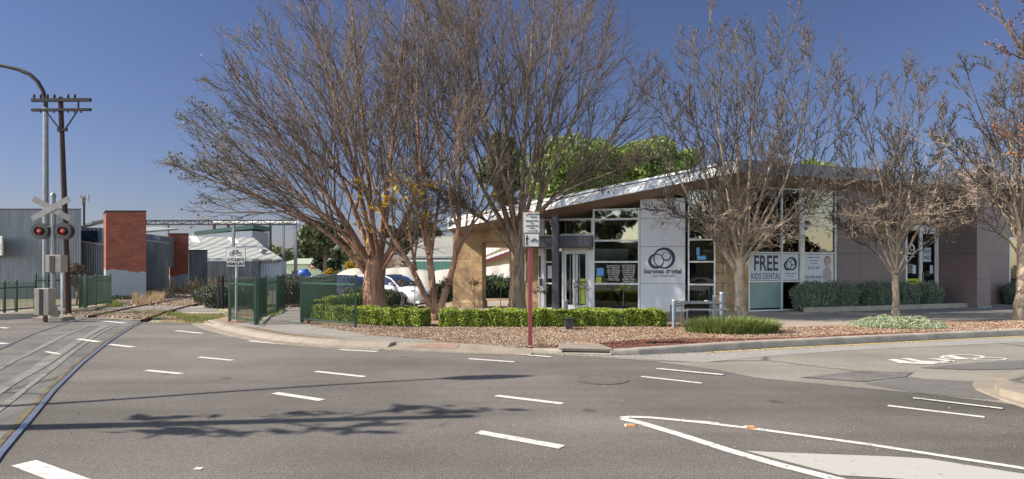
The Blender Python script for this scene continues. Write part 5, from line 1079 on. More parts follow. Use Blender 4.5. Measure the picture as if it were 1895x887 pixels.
# street lamp outside the left edge whose arm throws the long thin shadow
def caster(sx, sy, h): L_ = h / math.tan(SUN_EL); return Vector((sx - L_ * math.cos(SUN_AZ), sy - L_ * math.sin(SUN_AZ), h))
hd = caster(-.72, 8.86, 9.0); t = empty('street_lamp', (hd.x - 2.0, hd.y - 2.0, 0), 'street lamp standing beyond the left edge whose thin shadow crosses the road', 'street lamp')
pts_ = [caster(*q) for q in ((-5.9, 7.0, 5.0), (-4.75, 7.42, 6.0), (-3.6, 7.9, 7.1), (-2.4, 8.35, 8.2), (-1.4, 8.68, 8.75), (-.95, 8.82, 8.9))]
b = MB(); p0 = pts_[0]; b.tube([(p0.x, p0.y, 0), tuple(p0)], [.09, .06], 12); b.build('pole', M['grey_steel'], t)
b = MB(); b.tube(pts_, [.055, .05, .045, .045, .04, .04], 10); b.build('arm', M['grey_steel'], t)
q = caster(-.95, 8.82, 8.9); b = MB(); d_ = (hd - q).normalized(); b.tube([q - d_ * .05, q + d_ * .15, q + d_ * .5, q + d_ * .8], [.05, .17, .18, .05], 12); b.build('lamp_head', M['grey_steel'], t)
# ================================================================ VEGETATION
def nrm(v): return v / (np.linalg.norm(v, axis=-1, keepdims=True) + 1e-9)
def tubes(P_, R_, S):
    "P_ (M,K,3), R_ (M,K) -> verts, quads"
    Mn, K_, _ = P_.shape; T = np.gradient(P_, axis=1); T = nrm(T)
    ref = np.where(np.abs(T[:, :1, 2:3]) > .9, np.array([1., 0, 0]), np.array([0., 0, 1.]))
    A_ = nrm(np.cross(T, np.broadcast_to(ref, T.shape))); B_ = np.cross(T, A_)
    q = 2 * np.pi * np.arange(S) / S
    V_ = P_[:, :, None, :] + (A_[:, :, None, :] * np.cos(q)[None, None, :, None] + B_[:, :, None, :] * np.sin(q)[None, None, :, None]) * R_[:, :, None, None]
    V_ = V_.reshape(-1, 3); m, k, s = np.meshgrid(np.arange(Mn), np.arange(K_ - 1), np.arange(S), indexing='ij')
    i = (m * K_ + k) * S; F_ = np.stack([i + s, i + (s + 1) % S, i + S + (s + 1) % S, i + S + s], -1).reshape(-1, 4)
    return V_, F_
def resample(pts, n):
    pts = np.asarray(pts, float); d = np.r_[0, np.cumsum(np.linalg.norm(np.diff(pts, axis=0), axis=1))]; u = np.linspace(0, d[-1], n)
    out = np.stack([np.interp(u, d, pts[:, k]) for k in range(3)], 1)
    for _ in range(2): out[1:-1] = (out[:-2] + 2 * out[1:-1] + out[2:]) / 4
    return out
def grow(rng, P_, R_, n, L, t0, t1, ang, up, wig, K_, rf, rend, Lfall=.6, Lmin=.1, jit=.3, gr=(0, 0, 1), upleaf=0.0):
    Mn, Kp, _ = P_.shape; t = t0 + (t1 - t0) * (np.arange(n)[None, :] + rng.uniform(0, 1, (Mn, n))) / n
    f = t * (Kp - 1); i = np.minimum(f.astype(int), Kp - 2); w_ = (f - i)[..., None]; mi = np.arange(Mn)[:, None]
    pos = P_[mi, i] * (1 - w_) + P_[mi, i + 1] * w_; T = nrm(P_[mi, i + 1] - P_[mi, i]); pr = R_[mi, i] * (1 - w_[..., 0]) + R_[mi, i + 1] * w_[..., 0]
    plen = np.linalg.norm(np.diff(P_, axis=1), axis=2).sum(1)[:, None]
    az = np.arange(n)[None, :] * 2.4 + rng.uniform(0, 6.28, (Mn, 1)) + rng.uniform(-.5, .5, (Mn, n))
    ref = np.where(np.abs(T[..., 2:3]) > .9, np.array([1., 0, 0]), np.array([0., 0, 1.])); a = nrm(np.cross(T, np.broadcast_to(ref, T.shape))); b = np.cross(T, a)
    an = np.radians(ang) * rng.uniform(.65, 1.3, (Mn, n)); N_ = a * np.cos(az)[..., None] + b * np.sin(az)[..., None]
    D = T * np.cos(an)[..., None] + N_ * np.sin(an)[..., None]
    ln = np.maximum(plen * L * (1 - Lfall * t) * rng.uniform(1 - jit, 1 + jit, (Mn, n)), Lmin); step = (ln / (K_ - 1))[..., None]
    D = D.reshape(-1, 3); step = step.reshape(-1, 1); p = pos.reshape(-1, 3); pts = [p]; g_ = np.array(gr, float)
    for k in range(K_ - 1):
        D = nrm(D + g_ * up + rng.normal(0, wig, D.shape)); p = p + D * step; pts.append(p)
    C_ = np.stack(pts, 1); r0 = np.minimum(pr.reshape(-1) * rf, .9 * pr.reshape(-1)); r0 = np.maximum(r0, rend * 1.1)
    Rr = r0[:, None] + (rend - r0[:, None]) * np.linspace(0, 1, K_)[None, :] ** .8
    return C_, Rr
def leafquads(rng, C_, size, aspect=1.6, up=0.0):
    n = len(C_); a = nrm(rng.normal(0, 1, (n, 3)) + np.array([0, 0, up])); b = nrm(np.cross(a, rng.normal(0, 1, (n, 3)))); s = size * rng.uniform(.6, 1.3, (n, 1))
    c = np.cross(a, b) * s * .12
    V_ = np.stack([C_ - a * s * aspect * .5, C_ - b * s * .5 + c, C_ + a * s * aspect * .5, C_ + b * s * .5 + c], 1).reshape(-1, 3)
    return V_, np.arange(4 * n).reshape(n, 4)
def join(parts):
    Vs, Fs, n = [], [], 0
    for v, f in parts: Vs.append(v); Fs.append(f + n); n += len(v)
    return np.concatenate(Vs), np.concatenate(Fs)
def limbs_from(specs, Y0, r0, n=12):
    "specs: list of (photo polyline, depth offset at tip, radius factor)"
    out = []; rr = []
    for pl, dy, rf in specs:
        k = len(pl); pts = [P(q[0], q[1], Y0 + dy * (i / (k - 1)) ** 1.2) for i, q in enumerate(pl)]
        out.append(resample([tuple(p) for p in pts], n)); u = np.linspace(0, 1, n); rr.append(np.maximum(r0 * rf * (1 - .9 * u ** .85), .007))
    return np.array(out), np.array(rr)
def bare_tree(name, label, seed, base_px, base_py, trunkpts, tr, specs, r0, levels, mb_, mt_, group, leaves=None, flare=1.35, low=None):
    rng = np.random.default_rng(seed); x, y = G(base_px, base_py, ZP); t = empty(name, (x, y, ZP), label, 'tree', group)
    P_, R_ = limbs_from(specs, y, r0)
    K_ = len(trunkpts); tp = resample([(x, y, ZP - .1)] + [tuple(P(a, c, y)) for a, c in trunkpts], 10)
    rr = tr * (flare + (1 - flare) * np.minimum(1, np.linspace(0, 1, 10) * 3)) * (1 - .12 * np.linspace(0, 1, 10))
    rr = rr * (1 + .03 * np.sin(np.arange(10) * 2.1 + seed))
    V1 = tubes(tp[None], rr[None], 20); 
    # ribbing on the trunk
    v = V1[0].reshape(10, 20, 3); ctr = v.mean(1, keepdims=True); v = ctr + (v - ctr) * (1 + .05 * np.sin(np.arange(20) * 2.7 + seed)[None, :, None] + rng.normal(0, .015, (10, 20, 1)))
    cut = 6 if mb_ == 'bark4' else 9
    parts = [(v.reshape(-1, 3), V1[1]), tubes(P_[:, :cut + 1], R_[:, :cut + 1], 9)]
    npmesh('trunk', *join(parts), M[mb_], t, smooth=True)
    cur = (P_, R_); lv = []
    for i, a in enumerate(levels):
        C_, Rr = grow(rng, cur[0], cur[1], **a)
        if i: pass
        lv.append((C_, Rr)); cur = (C_, Rr)
    low_parts = []
    if low:                       # spreading lower boughs with short curled side shoots, in paler bark to look sunlit
        nl, pyl, reach = low; f0 = P(base_px, pyl, y); S_ = []
        for k in range(nl):
            an = 6.28 * k / nl + rng.uniform(-.3, .3); L_ = reach * rng.uniform(.75, 1.15); e = np.array([math.cos(an) * L_, math.sin(an) * L_ * .7, L_ * rng.uniform(.28, .6)]); s0 = np.array(f0) + np.array([0, 0, rng.uniform(-.1, .5)])
            S_.append(resample([s0, s0 + e * .35 + np.array([0, 0, .22 * L_]), s0 + e * .7 + np.array([0, 0, .12 * L_]), s0 + e], 10))
        S_ = np.array(S_); SR = np.tile(r0 * .42 * (1 - .75 * np.linspace(0, 1, 10)), (nl, 1))
        l1 = grow(rng, S_, SR, 9, .42, .15, 1, 48, .02, .13, 7, .62, .007, Lfall=.4); l2 = grow(rng, l1[0], l1[1], 6, .4, .1, 1, 55, .06, .2, 6, .66, .0055, Lmin=.22); l3 = grow(rng, l2[0], l2[1], 2, .5, .2, 1, 60, .1, .3, 5, .75, .0055, Lmin=.12)
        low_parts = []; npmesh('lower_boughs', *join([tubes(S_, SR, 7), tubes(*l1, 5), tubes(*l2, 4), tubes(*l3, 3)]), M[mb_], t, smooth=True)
    crown = low_parts + [tubes(P_[:, cut:], R_[:, cut:], 7), tubes(lv[0][0], lv[0][1], 5)] + [tubes(c, r_, 4 if i == 0 else 3) for i, (c, r_) in enumerate(lv[1:])]
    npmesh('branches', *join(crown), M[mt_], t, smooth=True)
    if leaves:
        mname, n, size, sel = leaves; tips = lv[-1][0][:, -2:, :].reshape(-1, 3); ok = sel(tips) if sel else np.ones(len(tips), bool); tips = tips[ok]
        if len(tips): idx = rng.choice(len(tips), min(n, len(tips) * 2)); npmesh('leaves', *leafquads(rng, tips[idx] + rng.normal(0, .05, (len(idx), 3)), size), M[mname], t)
    return t
elm = [dict(n=12, L=.62, t0=.2, t1=.95, ang=27, up=.035, wig=.07, K_=9, rf=.62, rend=.009, Lfall=.82),
       dict(n=8, L=.55, t0=.15, t1=.97, ang=27, up=.03, wig=.09, K_=7, rf=.62, rend=.0068, Lfall=.65, Lmin=.3),
       dict(n=7, L=.62, t0=.1, t1=.98, ang=30, up=.03, wig=.12, K_=5, rf=.6, rend=.0058, Lfall=.5, Lmin=.24)]
bare_tree('elm_tree', 'broad bare tree with thick reddish-brown trunk and limbs sweeping far to the left', 11, 692, 584, [(692, 560), (692, 520), (696, 480)], .34, [
    ([(688, 520), (660, 478), (620, 440), (572, 405), (496, 370), (392, 335), (315, 302)], -1.0, .62), ([(690, 505), (660, 450), (600, 400), (520, 330), (430, 270), (375, 225)], .8, .6),
    ([(690, 500), (655, 430), (590, 340), (505, 240), (418, 130)], -1.6, .62), ([(692, 490), (662, 400), (615, 290), (550, 170), (470, 60)], .8, .62),
    ([(694, 490), (672, 380), (640, 250), (600, 110), (545, -40)], -.8, .66), ([(696, 480), (685, 370), (672, 220), (655, 60), (640, -90)], 1.0, .66),
    ([(700, 480), (712, 380), (730, 240), (745, 90), (755, -80)], -1.2, .62), ([(706, 490), (735, 440), (768, 370), (800, 270), (830, 150), (850, 20)], 1.6, .55),
    ([(700, 480), (690, 400), (660, 300), (640, 200), (610, 90)], -3.0, .5), ([(704, 480), (720, 400), (715, 300), (740, 200), (770, 100)], 3.2, .5), ([(690, 500), (640, 440), (560, 370), (470, 330), (400, 300)], 2.6, .5),
    ([(700, 515), (722, 475), (748, 440), (790, 405), (850, 370)], -1.8, .45), ([(690, 495), (650, 440), (610, 370), (580, 300), (540, 220)], -2.6, .45)],
    .15, elm, 'bark1', 'twig1', 'bare elm-like trees behind the hedge', leaves=('l_gum', 500, .07, lambda q: (q[:, 0] < -8.2)))
e2 = [dict(elm[0], n=9, ang=30), dict(elm[1], n=7), dict(elm[2], n=6)]
bare_tree('elm_tree', 'multi-stemmed bare tree splitting low into three stems in the gap between the hedges', 12, 806, 592, [(806, 588), (807, 581)], .2, [
    ([(802, 583), (782, 540), (762, 490), (735, 455), (712, 420), (690, 350), (670, 240)], -.8, .82), ([(806, 583), (800, 530), (795, 480), (792, 440), (780, 340), (770, 200), (775, 60)], .3, .95),
    ([(811, 580), (832, 530), (845, 480), (852, 420), (850, 330), (845, 200), (850, 70)], -.2, .85), ([(796, 480), (800, 430), (815, 380), (820, 280), (805, 150), (800, 10)], 1.0, .5), ([(792, 470), (782, 430), (775, 380), (740, 300), (720, 180)], 1.5, .5),
    ([(846, 470), (870, 420), (905, 380), (930, 300)], 1.2, .4), ([(770, 500), (760, 450), (755, 390), (735, 320)], -1.6, .4), ([(850, 430), (830, 370), (835, 300), (870, 200)], -1.8, .4)],
    .125, e2, 'bark1', 'twig1', 'bare elm-like trees behind the hedge', leaves=('l_orange', 260, .09, lambda q: (q[:, 2] < 3.9)), flare=1.25)
bare_tree('elm_tree', 'tall bare tree with forked brown trunk directly left of the maroon sign post', 13, 957, 584, [(957, 540), (958, 500), (957, 460)], .25, [
    ([(955, 470), (938, 400), (915, 330), (898, 240), (885, 130), (870, -20)], -.8, .72), ([(958, 460), (966, 390), (968, 310), (975, 200), (985, 90), (990, -60)], .6, .72),
    ([(962, 480), (990, 410), (1010, 340), (1045, 260), (1090, 160), (1130, 60)], -.8, .62), ([(962, 470), (985, 400), (1040, 350), (1110, 290), (1170, 200), (1215, 120)], 1.0, .55),
    ([(954, 460), (925, 400), (880, 330), (840, 230), (800, 110), (770, -30)], 1.2, .6), ([(953, 470), (915, 420), (870, 385), (815, 350), (760, 330)], -1.4, .5),
    ([(957, 450), (945, 370), (940, 280), (930, 150), (925, -30)], 2.2, .6), ([(958, 450), (985, 360), (1010, 250), (1045, 120), (1060, -20)], 2.6, .55), ([(956, 450), (940, 350), (905, 250), (860, 150), (830, 30)], -2.6, .5), ([(960, 450), (1000, 380), (1070, 340), (1130, 320), (1190, 300)], -2.0, .42),
    ([(958, 450), (975, 350), (1000, 230), (1020, 100), (1030, -60)], -2.4, .5)],
    .145, [dict(elm[0], n=10, up=.06, ang=30), dict(elm[1], n=8, up=.05), dict(elm[2], n=7)], 'bark3', 'twig3', 'bare elm-like trees behind the hedge', leaves=('l_gum', 160, .06, lambda q: (q[:, 2] < 4)))
ash = [dict(n=8, L=.46, t0=.18, t1=.93, ang=34, up=.12, wig=.06, K_=8, rf=.62, rend=.012, Lfall=.68),
       dict(n=8, L=.42, t0=.15, t1=.98, ang=42, up=.12, wig=.07, K_=6, rf=.62, rend=.0095, Lfall=.6, Lmin=.25),
       dict(n=6, L=.38, t0=.2, t1=1.0, ang=48, up=.14, wig=.09, K_=5, rf=.7, rend=.0078, Lfall=.4, Lmin=.12)]
bare_tree('ash_tree', 'bare pale-trunked tree with upswept crown in front of the sandstone corner', 21, 1370, 588, [(1369, 550), (1367, 510), (1368, 478)], .142, [
    ([(1362, 500), (1335, 455), (1290, 400), (1250, 320), (1225, 230), (1215, 130)], -.8, .62), ([(1363, 490), (1340, 420), (1300, 330), (1285, 200), (1280, 60)], .8, .6), ([(1366, 480), (1352, 390), (1335, 280), (1318, 150), (1312, 10)], -.9, .66),
    ([(1368, 478), (1368, 380), (1362, 260), (1365, 150), (1360, 50)], 1.2, .62), ([(1370, 478), (1385, 380), (1390, 260), (1400, 140), (1395, 30)], -.6, .66), ([(1372, 480), (1400, 400), (1430, 290), (1455, 160), (1460, 10)], .6, .66),
    ([(1374, 486), (1425, 400), (1475, 290), (1495, 190), (1505, 60)], -1.0, .6), ([(1376, 490), (1430, 430), (1500, 350), (1540, 240), (1550, 120)], .9, .55), ([(1376, 500), (1410, 440), (1470, 400), (1540, 350), (1600, 330)], -1.6, .42),
    ([(1362, 505), (1320, 440), (1270, 400), (1220, 380)], -1.4, .42), ([(1370, 480), (1375, 420), (1345, 360), (1340, 300)], -2.4, .5), ([(1370, 480), (1380, 400), (1415, 330), (1430, 270)], -2.2, .5), ([(1370, 480), (1400, 420), (1440, 350), (1450, 230)], 2.2, .5), ([(1366, 480), (1330, 400), (1320, 300), (1255, 180)], 2.0, .5)],
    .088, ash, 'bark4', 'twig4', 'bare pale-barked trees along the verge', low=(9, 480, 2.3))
a5 = [dict(ash[0], n=7), dict(ash[1], n=7), dict(ash[2], n=6)]
bare_tree('ash_tree', 'slender bare tree with knotted pale trunk standing in the silver groundcover', 22, 1657, 589, [(1658, 550), (1656, 510)], .095, [
    ([(1655, 515), (1638, 465), (1605, 400), (1580, 330), (1560, 240)], -.5, .7), ([(1656, 505), (1650, 430), (1632, 340), (1610, 250), (1590, 150)], .6, .65), ([(1657, 500), (1662, 420), (1668, 310), (1672, 210), (1675, 130)], -.4, .7),
    ([(1657, 500), (1668, 420), (1692, 330), (1700, 230), (1705, 120)], .7, .65), ([(1659, 505), (1690, 440), (1735, 360), (1745, 280), (1750, 180)], -.6, .62), ([(1659, 515), (1700, 455), (1760, 420), (1810, 380)], .6, .45), ([(1655, 512), (1615, 455), (1560, 430), (1545, 390)], .6, .45),
    ([(1657, 500), (1640, 440), (1645, 370), (1635, 300)], -1.6, .5), ([(1658, 500), (1680, 430), (1690, 380), (1720, 300)], 1.7, .5), ([(1657, 500), (1650, 420), (1655, 350), (1640, 240)], 1.6, .5)],
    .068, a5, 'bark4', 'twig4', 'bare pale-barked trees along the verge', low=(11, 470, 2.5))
bare_tree('ash_tree', 'leaning bare tree with pale trunk at the right edge of the view', 23, 1887, 590, [(1890, 550), (1893, 500), (1892, 450)], .15, [
    ([(1892, 470), (1880, 380), (1850, 290), (1810, 200), (1785, 120)], -.6, .7), ([(1892, 460), (1870, 400), (1820, 350), (1770, 300), (1735, 230)], .7, .6), ([(1892, 450), (1885, 340), (1862, 230), (1850, 110)], .6, .66),
    ([(1893, 450), (1900, 340), (1905, 220), (1900, 100)], -.6, .66), ([(1894, 460), (1930, 380), (1970, 300), (2000, 200)], .6, .6), ([(1892, 480), (1850, 420), (1790, 395), (1720, 370)], -1.2, .45), ([(1893, 450), (1870, 340), (1880, 240), (1870, 160)], -2.0, .5), ([(1893, 460), (1860, 400), (1830, 330), (1800, 260)], 2.0, .5),
    ([(1894, 470), (1930, 420), (1990, 380), (2040, 350)], -.8, .5)],
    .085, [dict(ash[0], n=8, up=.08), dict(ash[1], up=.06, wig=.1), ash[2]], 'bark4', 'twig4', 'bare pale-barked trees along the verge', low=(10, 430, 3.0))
# near tree on the traffic island, only its brown-leaved branches reach the top right corner
def near_tree():
    rng = np.random.default_rng(31); x, y = 9.6, 9.0; t = empty('copper_tree', (x, y, .12), 'near tree on the traffic island whose brown-budded branches reach into the top right corner', 'tree')
    specs = [([(2170, 500), (2080, 300), (1990, 190), (1900, 120), (1862, 60), (1835, -10)], -.5, .6), ([(2170, 480), (2060, 320), (1960, 300), (1900, 290), (1862, 240)], .3, .35), ([(2170, 480), (2050, 260), (1960, 130), (1905, 30), (1890, -60)], .3, .5), ([(2175, 480), (2150, 300), (2120, 100), (2080, -80)], .4, .6), ([(2180, 480), (2250, 300), (2300, 150), (2320, 0)], -.5, .6)]
    P_, R_ = limbs_from(specs, y, .15); tp = resample([(x, y, 0), (x - .02, y, .8), tuple(P(2172, 490, y))], 8)
    npmesh('trunk', *join([tubes(tp[None], np.linspace(.16, .095, 8)[None], 14), tubes(P_, R_, 8)]), M['bark3'], t, smooth=True)
    a = grow(rng, P_, R_, 7, .32, .3, 1, 35, .1, .1, 7, .5, .006); c = grow(rng, a[0], a[1], 5, .4, .15, 1, 40, .08, .12, 5, .6, .004, Lmin=.12)
    npmesh('branches', *join([tubes(*a, 5), tubes(*c, 4)]), M['twig3'], t, smooth=True)
    pts = np.concatenate([a[0][:, 2:].reshape(-1, 3), c[0][:, 1:].reshape(-1, 3)]); pts = np.repeat(pts, 4, 0) + rng.normal(0, .022, (len(pts) * 4, 3))
    npmesh('leaves', *leafquads(rng, pts[rng.permutation(len(pts))[:2600]], .03, 1.3), M['l_brown'], t)
near_tree()
# leafy trees and shrubs ------------------------------------------------
def cloud(rng, blobs, n, size, shell=.55, aspect=1.5, up=0):
    "blobs (x,y,z,rx,ry,rz); leaves spread through each, denser near the surface"
    B = np.array(blobs, float); vol = B[:, 3] * B[:, 4] * B[:, 5]; pr = vol ** .7 / (vol ** .7).sum(); i = rng.choice(len(B), n, p=pr)
    d = nrm(rng.normal(0, 1, (n, 3))); r_ = shell + (1.05 - shell) * rng.uniform(0, 1, (n, 1)) ** .6
    return leafquads(rng, B[i, :3] + d * r_ * B[i, 3:], size, aspect, up)
def clumpy(rng, c, rad, nb, br, flat=1.0):
    out = []
    while len(out) < nb:
        d = rng.uniform(-1, 1, 3)
        if np.linalg.norm(d) < 1 and np.linalg.norm(d) > .35: s = br * rng.uniform(.6, 1.25); out.append((c[0] + d[0] * rad[0], c[1] + d[1] * rad[1], c[2] + d[2] * rad[2], s, s, s * .75 * flat))
    return out
def leafy(name, label, px, pytop, pybot, hwpx, Y, mname, seed, n=9000, size=.16, nb=26, cat='tree', trunk=True, br=.3, group=None, base=-.25, ry=None):
    rng = np.random.default_rng(seed); top = P(px, pytop, Y); bot = P(px, pybot, Y); hw = hwpx * Y / FPX; c = ((top.x), Y, (top.z + bot.z) / 2); rad = (hw, ry or hw, (top.z - bot.z) / 2)
    t = empty(name, (top.x, Y, base), label, cat, group); bl = clumpy(rng, c, (rad[0] * .82, rad[1] * .82, rad[2] * .82), nb, min(rad) * br if br < 1 else br)
    npmesh('crown', *cloud(rng, bl, n, size), M[mname], t)
    b = MB(); b.tube([(c[0], Y, base), (c[0] + .1, Y, (base + c[2]) / 2), (c[0], Y, c[2])], [max(.06, rad[0] * .07), max(.045, rad[0] * .05), .03], 8)
    for k in range(5):
        q = bl[k * len(bl) // 5]; b.tube([(c[0], Y, (base + c[2]) / 2), ((c[0] + q[0]) / 2, (Y + q[1]) / 2, (base + c[2]) / 4 + q[2] / 2), q[:3]], [max(.03, rad[0] * .03), .025, .012], 6)
    b.build('trunk', M['bark3'], t); return t
leafy('spring_tree', 'lime green leafy tree rising behind the tilted roof, the leftmost of three', 1055, 248, 420, 88, 38, 'l_lime', 41, 30000, .15, 60, br=.36, group='lime green trees behind the roof')
leafy('spring_tree', 'lime green leafy tree rising behind the middle of the tilted roof', 1180, 243, 400, 85, 39, 'l_lime', 42, 30000, .15, 60, br=.36, group='lime green trees behind the roof')
leafy('spring_tree', 'lime green crown peeping low over the roof right of the pale-trunked tree', 1490, 292, 370, 60, 40, 'l_lime', 43, 8000, .15, 26, br=.4, group='lime green trees behind the roof')
leafy('spring_tree', 'small lime green crown at the roof corner behind the bare branches', 1262, 262, 380, 48, 40, 'l_lime', 44, 14000, .15, 34, br=.4, group='lime green trees behind the roof')
leafy('pine_tree', 'dull dark green tree mass behind the tall forked tree', 925, 236, 400, 52, 46, 'l_gum', 45, 9000, .2, 34)
leafy('gum_tree', 'thin crowned gum tree behind the broad bare tree, left of its trunk', 600, 395, 485, 62, 62, 'l_gum', 46, 7500, .3, 34, br=.3)
leafy('gum_tree', 'gum tree with dense olive crown behind the low stems of the multi-stemmed tree', 762, 400, 478, 60, 66, 'l_gum', 47, 7000, .32, 26)
leafy('conifer', 'dark rounded conifer beside the pale green far shed', 597, 456, 512, 14, 70, 'l_dark', 48, 4500, .25, 18, cat='tree', br=.5)
leafy('conifer', 'dark spreading conifer between the cypress and the round dark tree', 614, 472, 512, 14, 69, 'l_dark', 49, 3500, .25, 14, br=.5)
leafy('cypress', 'narrow upright cypress left of the golden shrub', 626, 455, 505, 4.2, 68, 'l_dark', 50, 2500, .2, 16, br=.6)
leafy('golden_shrub', 'golden orange shrub behind the white cover', 662, 477, 506, 26, 48, 'l_orange', 51, 5000, .16, 22, cat='shrub', br=.45)
leafy('golden_shrub', 'small orange shrub at the left foot of the white cover', 612, 497, 514, 10, 44, 'l_orange', 52, 1200, .12, 8, cat='shrub', br=.6)
leafy('dark_shrub', 'round purple-grey bare shrub in front of the tall corrugated shed', 140, 488, 530, 16, 26, 'twig1', 53, 2500, .05, 14, cat='shrub', br=.6, base=-.2)
rng = np.random.default_rng(60); bl = []
for k in range(46):
    Y = rng.uniform(190, 300); q = P(490 + k * 4.4 + rng.uniform(-3, 3), rng.uniform(466, 478), Y); s_ = rng.uniform(2.2, 3.8); bl.append((q.x, Y, q.z, s_ * 1.1, s_, s_ * .75)); bl.append((q.x + rng.uniform(-2, 2), Y, q.z - 2.5, s_ * 1.2, s_, s_))
npmesh('distant_woods', *cloud(rng, bl, 14000, 1.0), M['l_gum'], origin=(0, 0, 0)); tag(bpy.data.objects['distant_woods'], 'wooded skyline beyond the pale green shed', 'woods', kind='stuff')
# hedges
def hedge(label, path, w_, h_, seed, n, z0=ZP, mname='l_hedge', size=.034, name='hedge', ends=True):
    rng = np.random.default_rng(seed); pts = resample([(p[0], p[1], 0) for p in path], 24); d = np.gradient(pts, axis=0); d = nrm(d); nn = np.stack([-d[:, 1], d[:, 0], d[:, 2] * 0], 1)
    t = empty(name, (path[0][0], path[0][1], z0), label, 'hedge', 'clipped box hedges')
    b = MB(); prof = [(-.5, .06), (-.5, .8), (-.38, .93), (.38, .93), (.5, .8), (.5, .06)]; k = len(prof); v = []
    for i in range(24):
        for a, c in prof: q = pts[i] + nn[i] * a * (w_ - .08); v.append((q[0], q[1], z0 + c * h_ * (1 - .0)))
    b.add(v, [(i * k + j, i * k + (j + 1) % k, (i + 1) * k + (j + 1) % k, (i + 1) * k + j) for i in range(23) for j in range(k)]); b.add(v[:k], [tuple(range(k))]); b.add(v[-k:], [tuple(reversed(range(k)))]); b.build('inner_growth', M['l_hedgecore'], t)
    L_ = np.linalg.norm(np.diff(pts, axis=0), axis=1).sum(); per = 2 * h_ + w_
    s = rng.uniform(-.05 / L_, 1 + .05 / L_, n); f = np.clip(s, 0, 1) * 23; i = np.minimum(f.astype(int), 22); u = (f - i)[:, None]; c = pts[i] * (1 - u) + pts[i + 1] * u; m = nn[i]
    c = c + d[i] * ((s - np.clip(s, 0, 1)) * L_)[:, None]
    q = rng.uniform(0, per, n); off = np.where(q < h_, -.5 * w_, np.where(q < h_ + w_, (q - h_) - .5 * w_, .5 * w_)); z = np.where(q < h_, q, np.where(q < h_ + w_, h_, per - q))
    ne = int(n * w_ / (2 * L_)); e = rng.uniform(0, 1, n) < w_ * 1.2 / L_
    off = np.where(e, rng.uniform(-.5, .5, n) * w_, off); z = np.where(e, rng.uniform(0, h_, n), z); sg = rng.uniform(0, 1, n) < .5
    endp = np.where(sg[:, None], pts[0] - d[0] * .02, pts[-1] + d[-1] * .02); c = np.where(e[:, None], endp, c); m = np.where(e[:, None], np.where(sg[:, None], nn[0], nn[-1]), m)
    lump = .045 * np.sin(c[:, 0] * 5.3 + z * 9) + .03 * np.sin(c[:, 0] * 17 + off * 13) + rng.normal(0, .018, n)
    sc = 1 + lump / .4; C_ = c + m * (off * sc)[:, None]; C_[:, 2] = z0 + .03 + z * (1 + lump * .8) + np.where(z > h_ * .9, .025 * np.sin(c[:, 0] * 3.1 + off * 8) + .018 * np.sin(c[:, 0] * 11), 0) 
    C_ = C_ + rng.normal(0, .008, C_.shape)
    npmesh('foliage', *leafquads(rng, C_, size, 1.5, .4), M[mname], t); return t
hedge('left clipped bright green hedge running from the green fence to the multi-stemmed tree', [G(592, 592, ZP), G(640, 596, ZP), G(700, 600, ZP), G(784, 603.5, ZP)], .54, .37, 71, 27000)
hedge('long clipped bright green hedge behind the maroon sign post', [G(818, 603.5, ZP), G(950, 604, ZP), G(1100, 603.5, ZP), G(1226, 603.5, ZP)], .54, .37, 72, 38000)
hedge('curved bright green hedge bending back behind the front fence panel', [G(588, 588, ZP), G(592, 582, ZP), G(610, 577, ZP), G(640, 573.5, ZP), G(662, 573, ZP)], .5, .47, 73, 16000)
# shrubs along the building
def shrub(name, label, cx_, cy_, rx, ry, h_, seed, mname, n=9000, size=.035, z0=ZP, cat='shrub', group=None, blades=True, aspect=3.2, flowers=None):
    rng = np.random.default_rng(seed); t = empty(name, (cx_, cy_, z0), label, cat, group)
    # upright sprays: leaf points along many fine stems leaning outwards
    ns = n // 14; a = rng.uniform(0, 6.28, ns); r_ = np.sqrt(rng.uniform(0, 1, ns)); bx_, by_ = cx_ + r_ * np.cos(a) * rx * .75, cy_ + r_ * np.sin(a) * ry * .75
    hh = h_ * (1 - .35 * r_ ** 3) * rng.uniform(.8, 1.06, ns); tx, ty = cx_ + r_ * np.cos(a) * rx, cy_ + r_ * np.sin(a) * ry
    u = rng.uniform(.12, 1, (ns, 14)); C_ = np.stack([bx_[:, None] * (1 - u) + tx[:, None] * u, by_[:, None] * (1 - u) + ty[:, None] * u, z0 + hh[:, None] * u], -1).reshape(-1, 3) + rng.normal(0, .025, (ns * 14, 3))
    npmesh('foliage', *leafquads(rng, C_, size, aspect, .9), M[mname], t)
    k = 60; P0 = np.stack([bx_[:k], by_[:k], np.full(k, z0)], -1); P1 = np.stack([tx[:k], ty[:k], z0 + hh[:k]], -1); S_ = np.stack([P0, (P0 + P1) / 2, P1], 1); npmesh('stems', *tubes(S_, np.tile([.012, .008, .003], (k, 1)), 4), M['twig1'], t)
    if flowers: idx = rng.choice(len(C_), flowers); tag(npmesh('flowers', *leafquads(rng, C_[idx] + rng.normal(0, .02, (flowers, 3)), .045, 1.2), M['flower'], t), kind='stuff')
    return t
def rf(px_, d): x = RF.x(px_); v = RF.M @ Vector((x, -d, 0)); return v.x, v.y
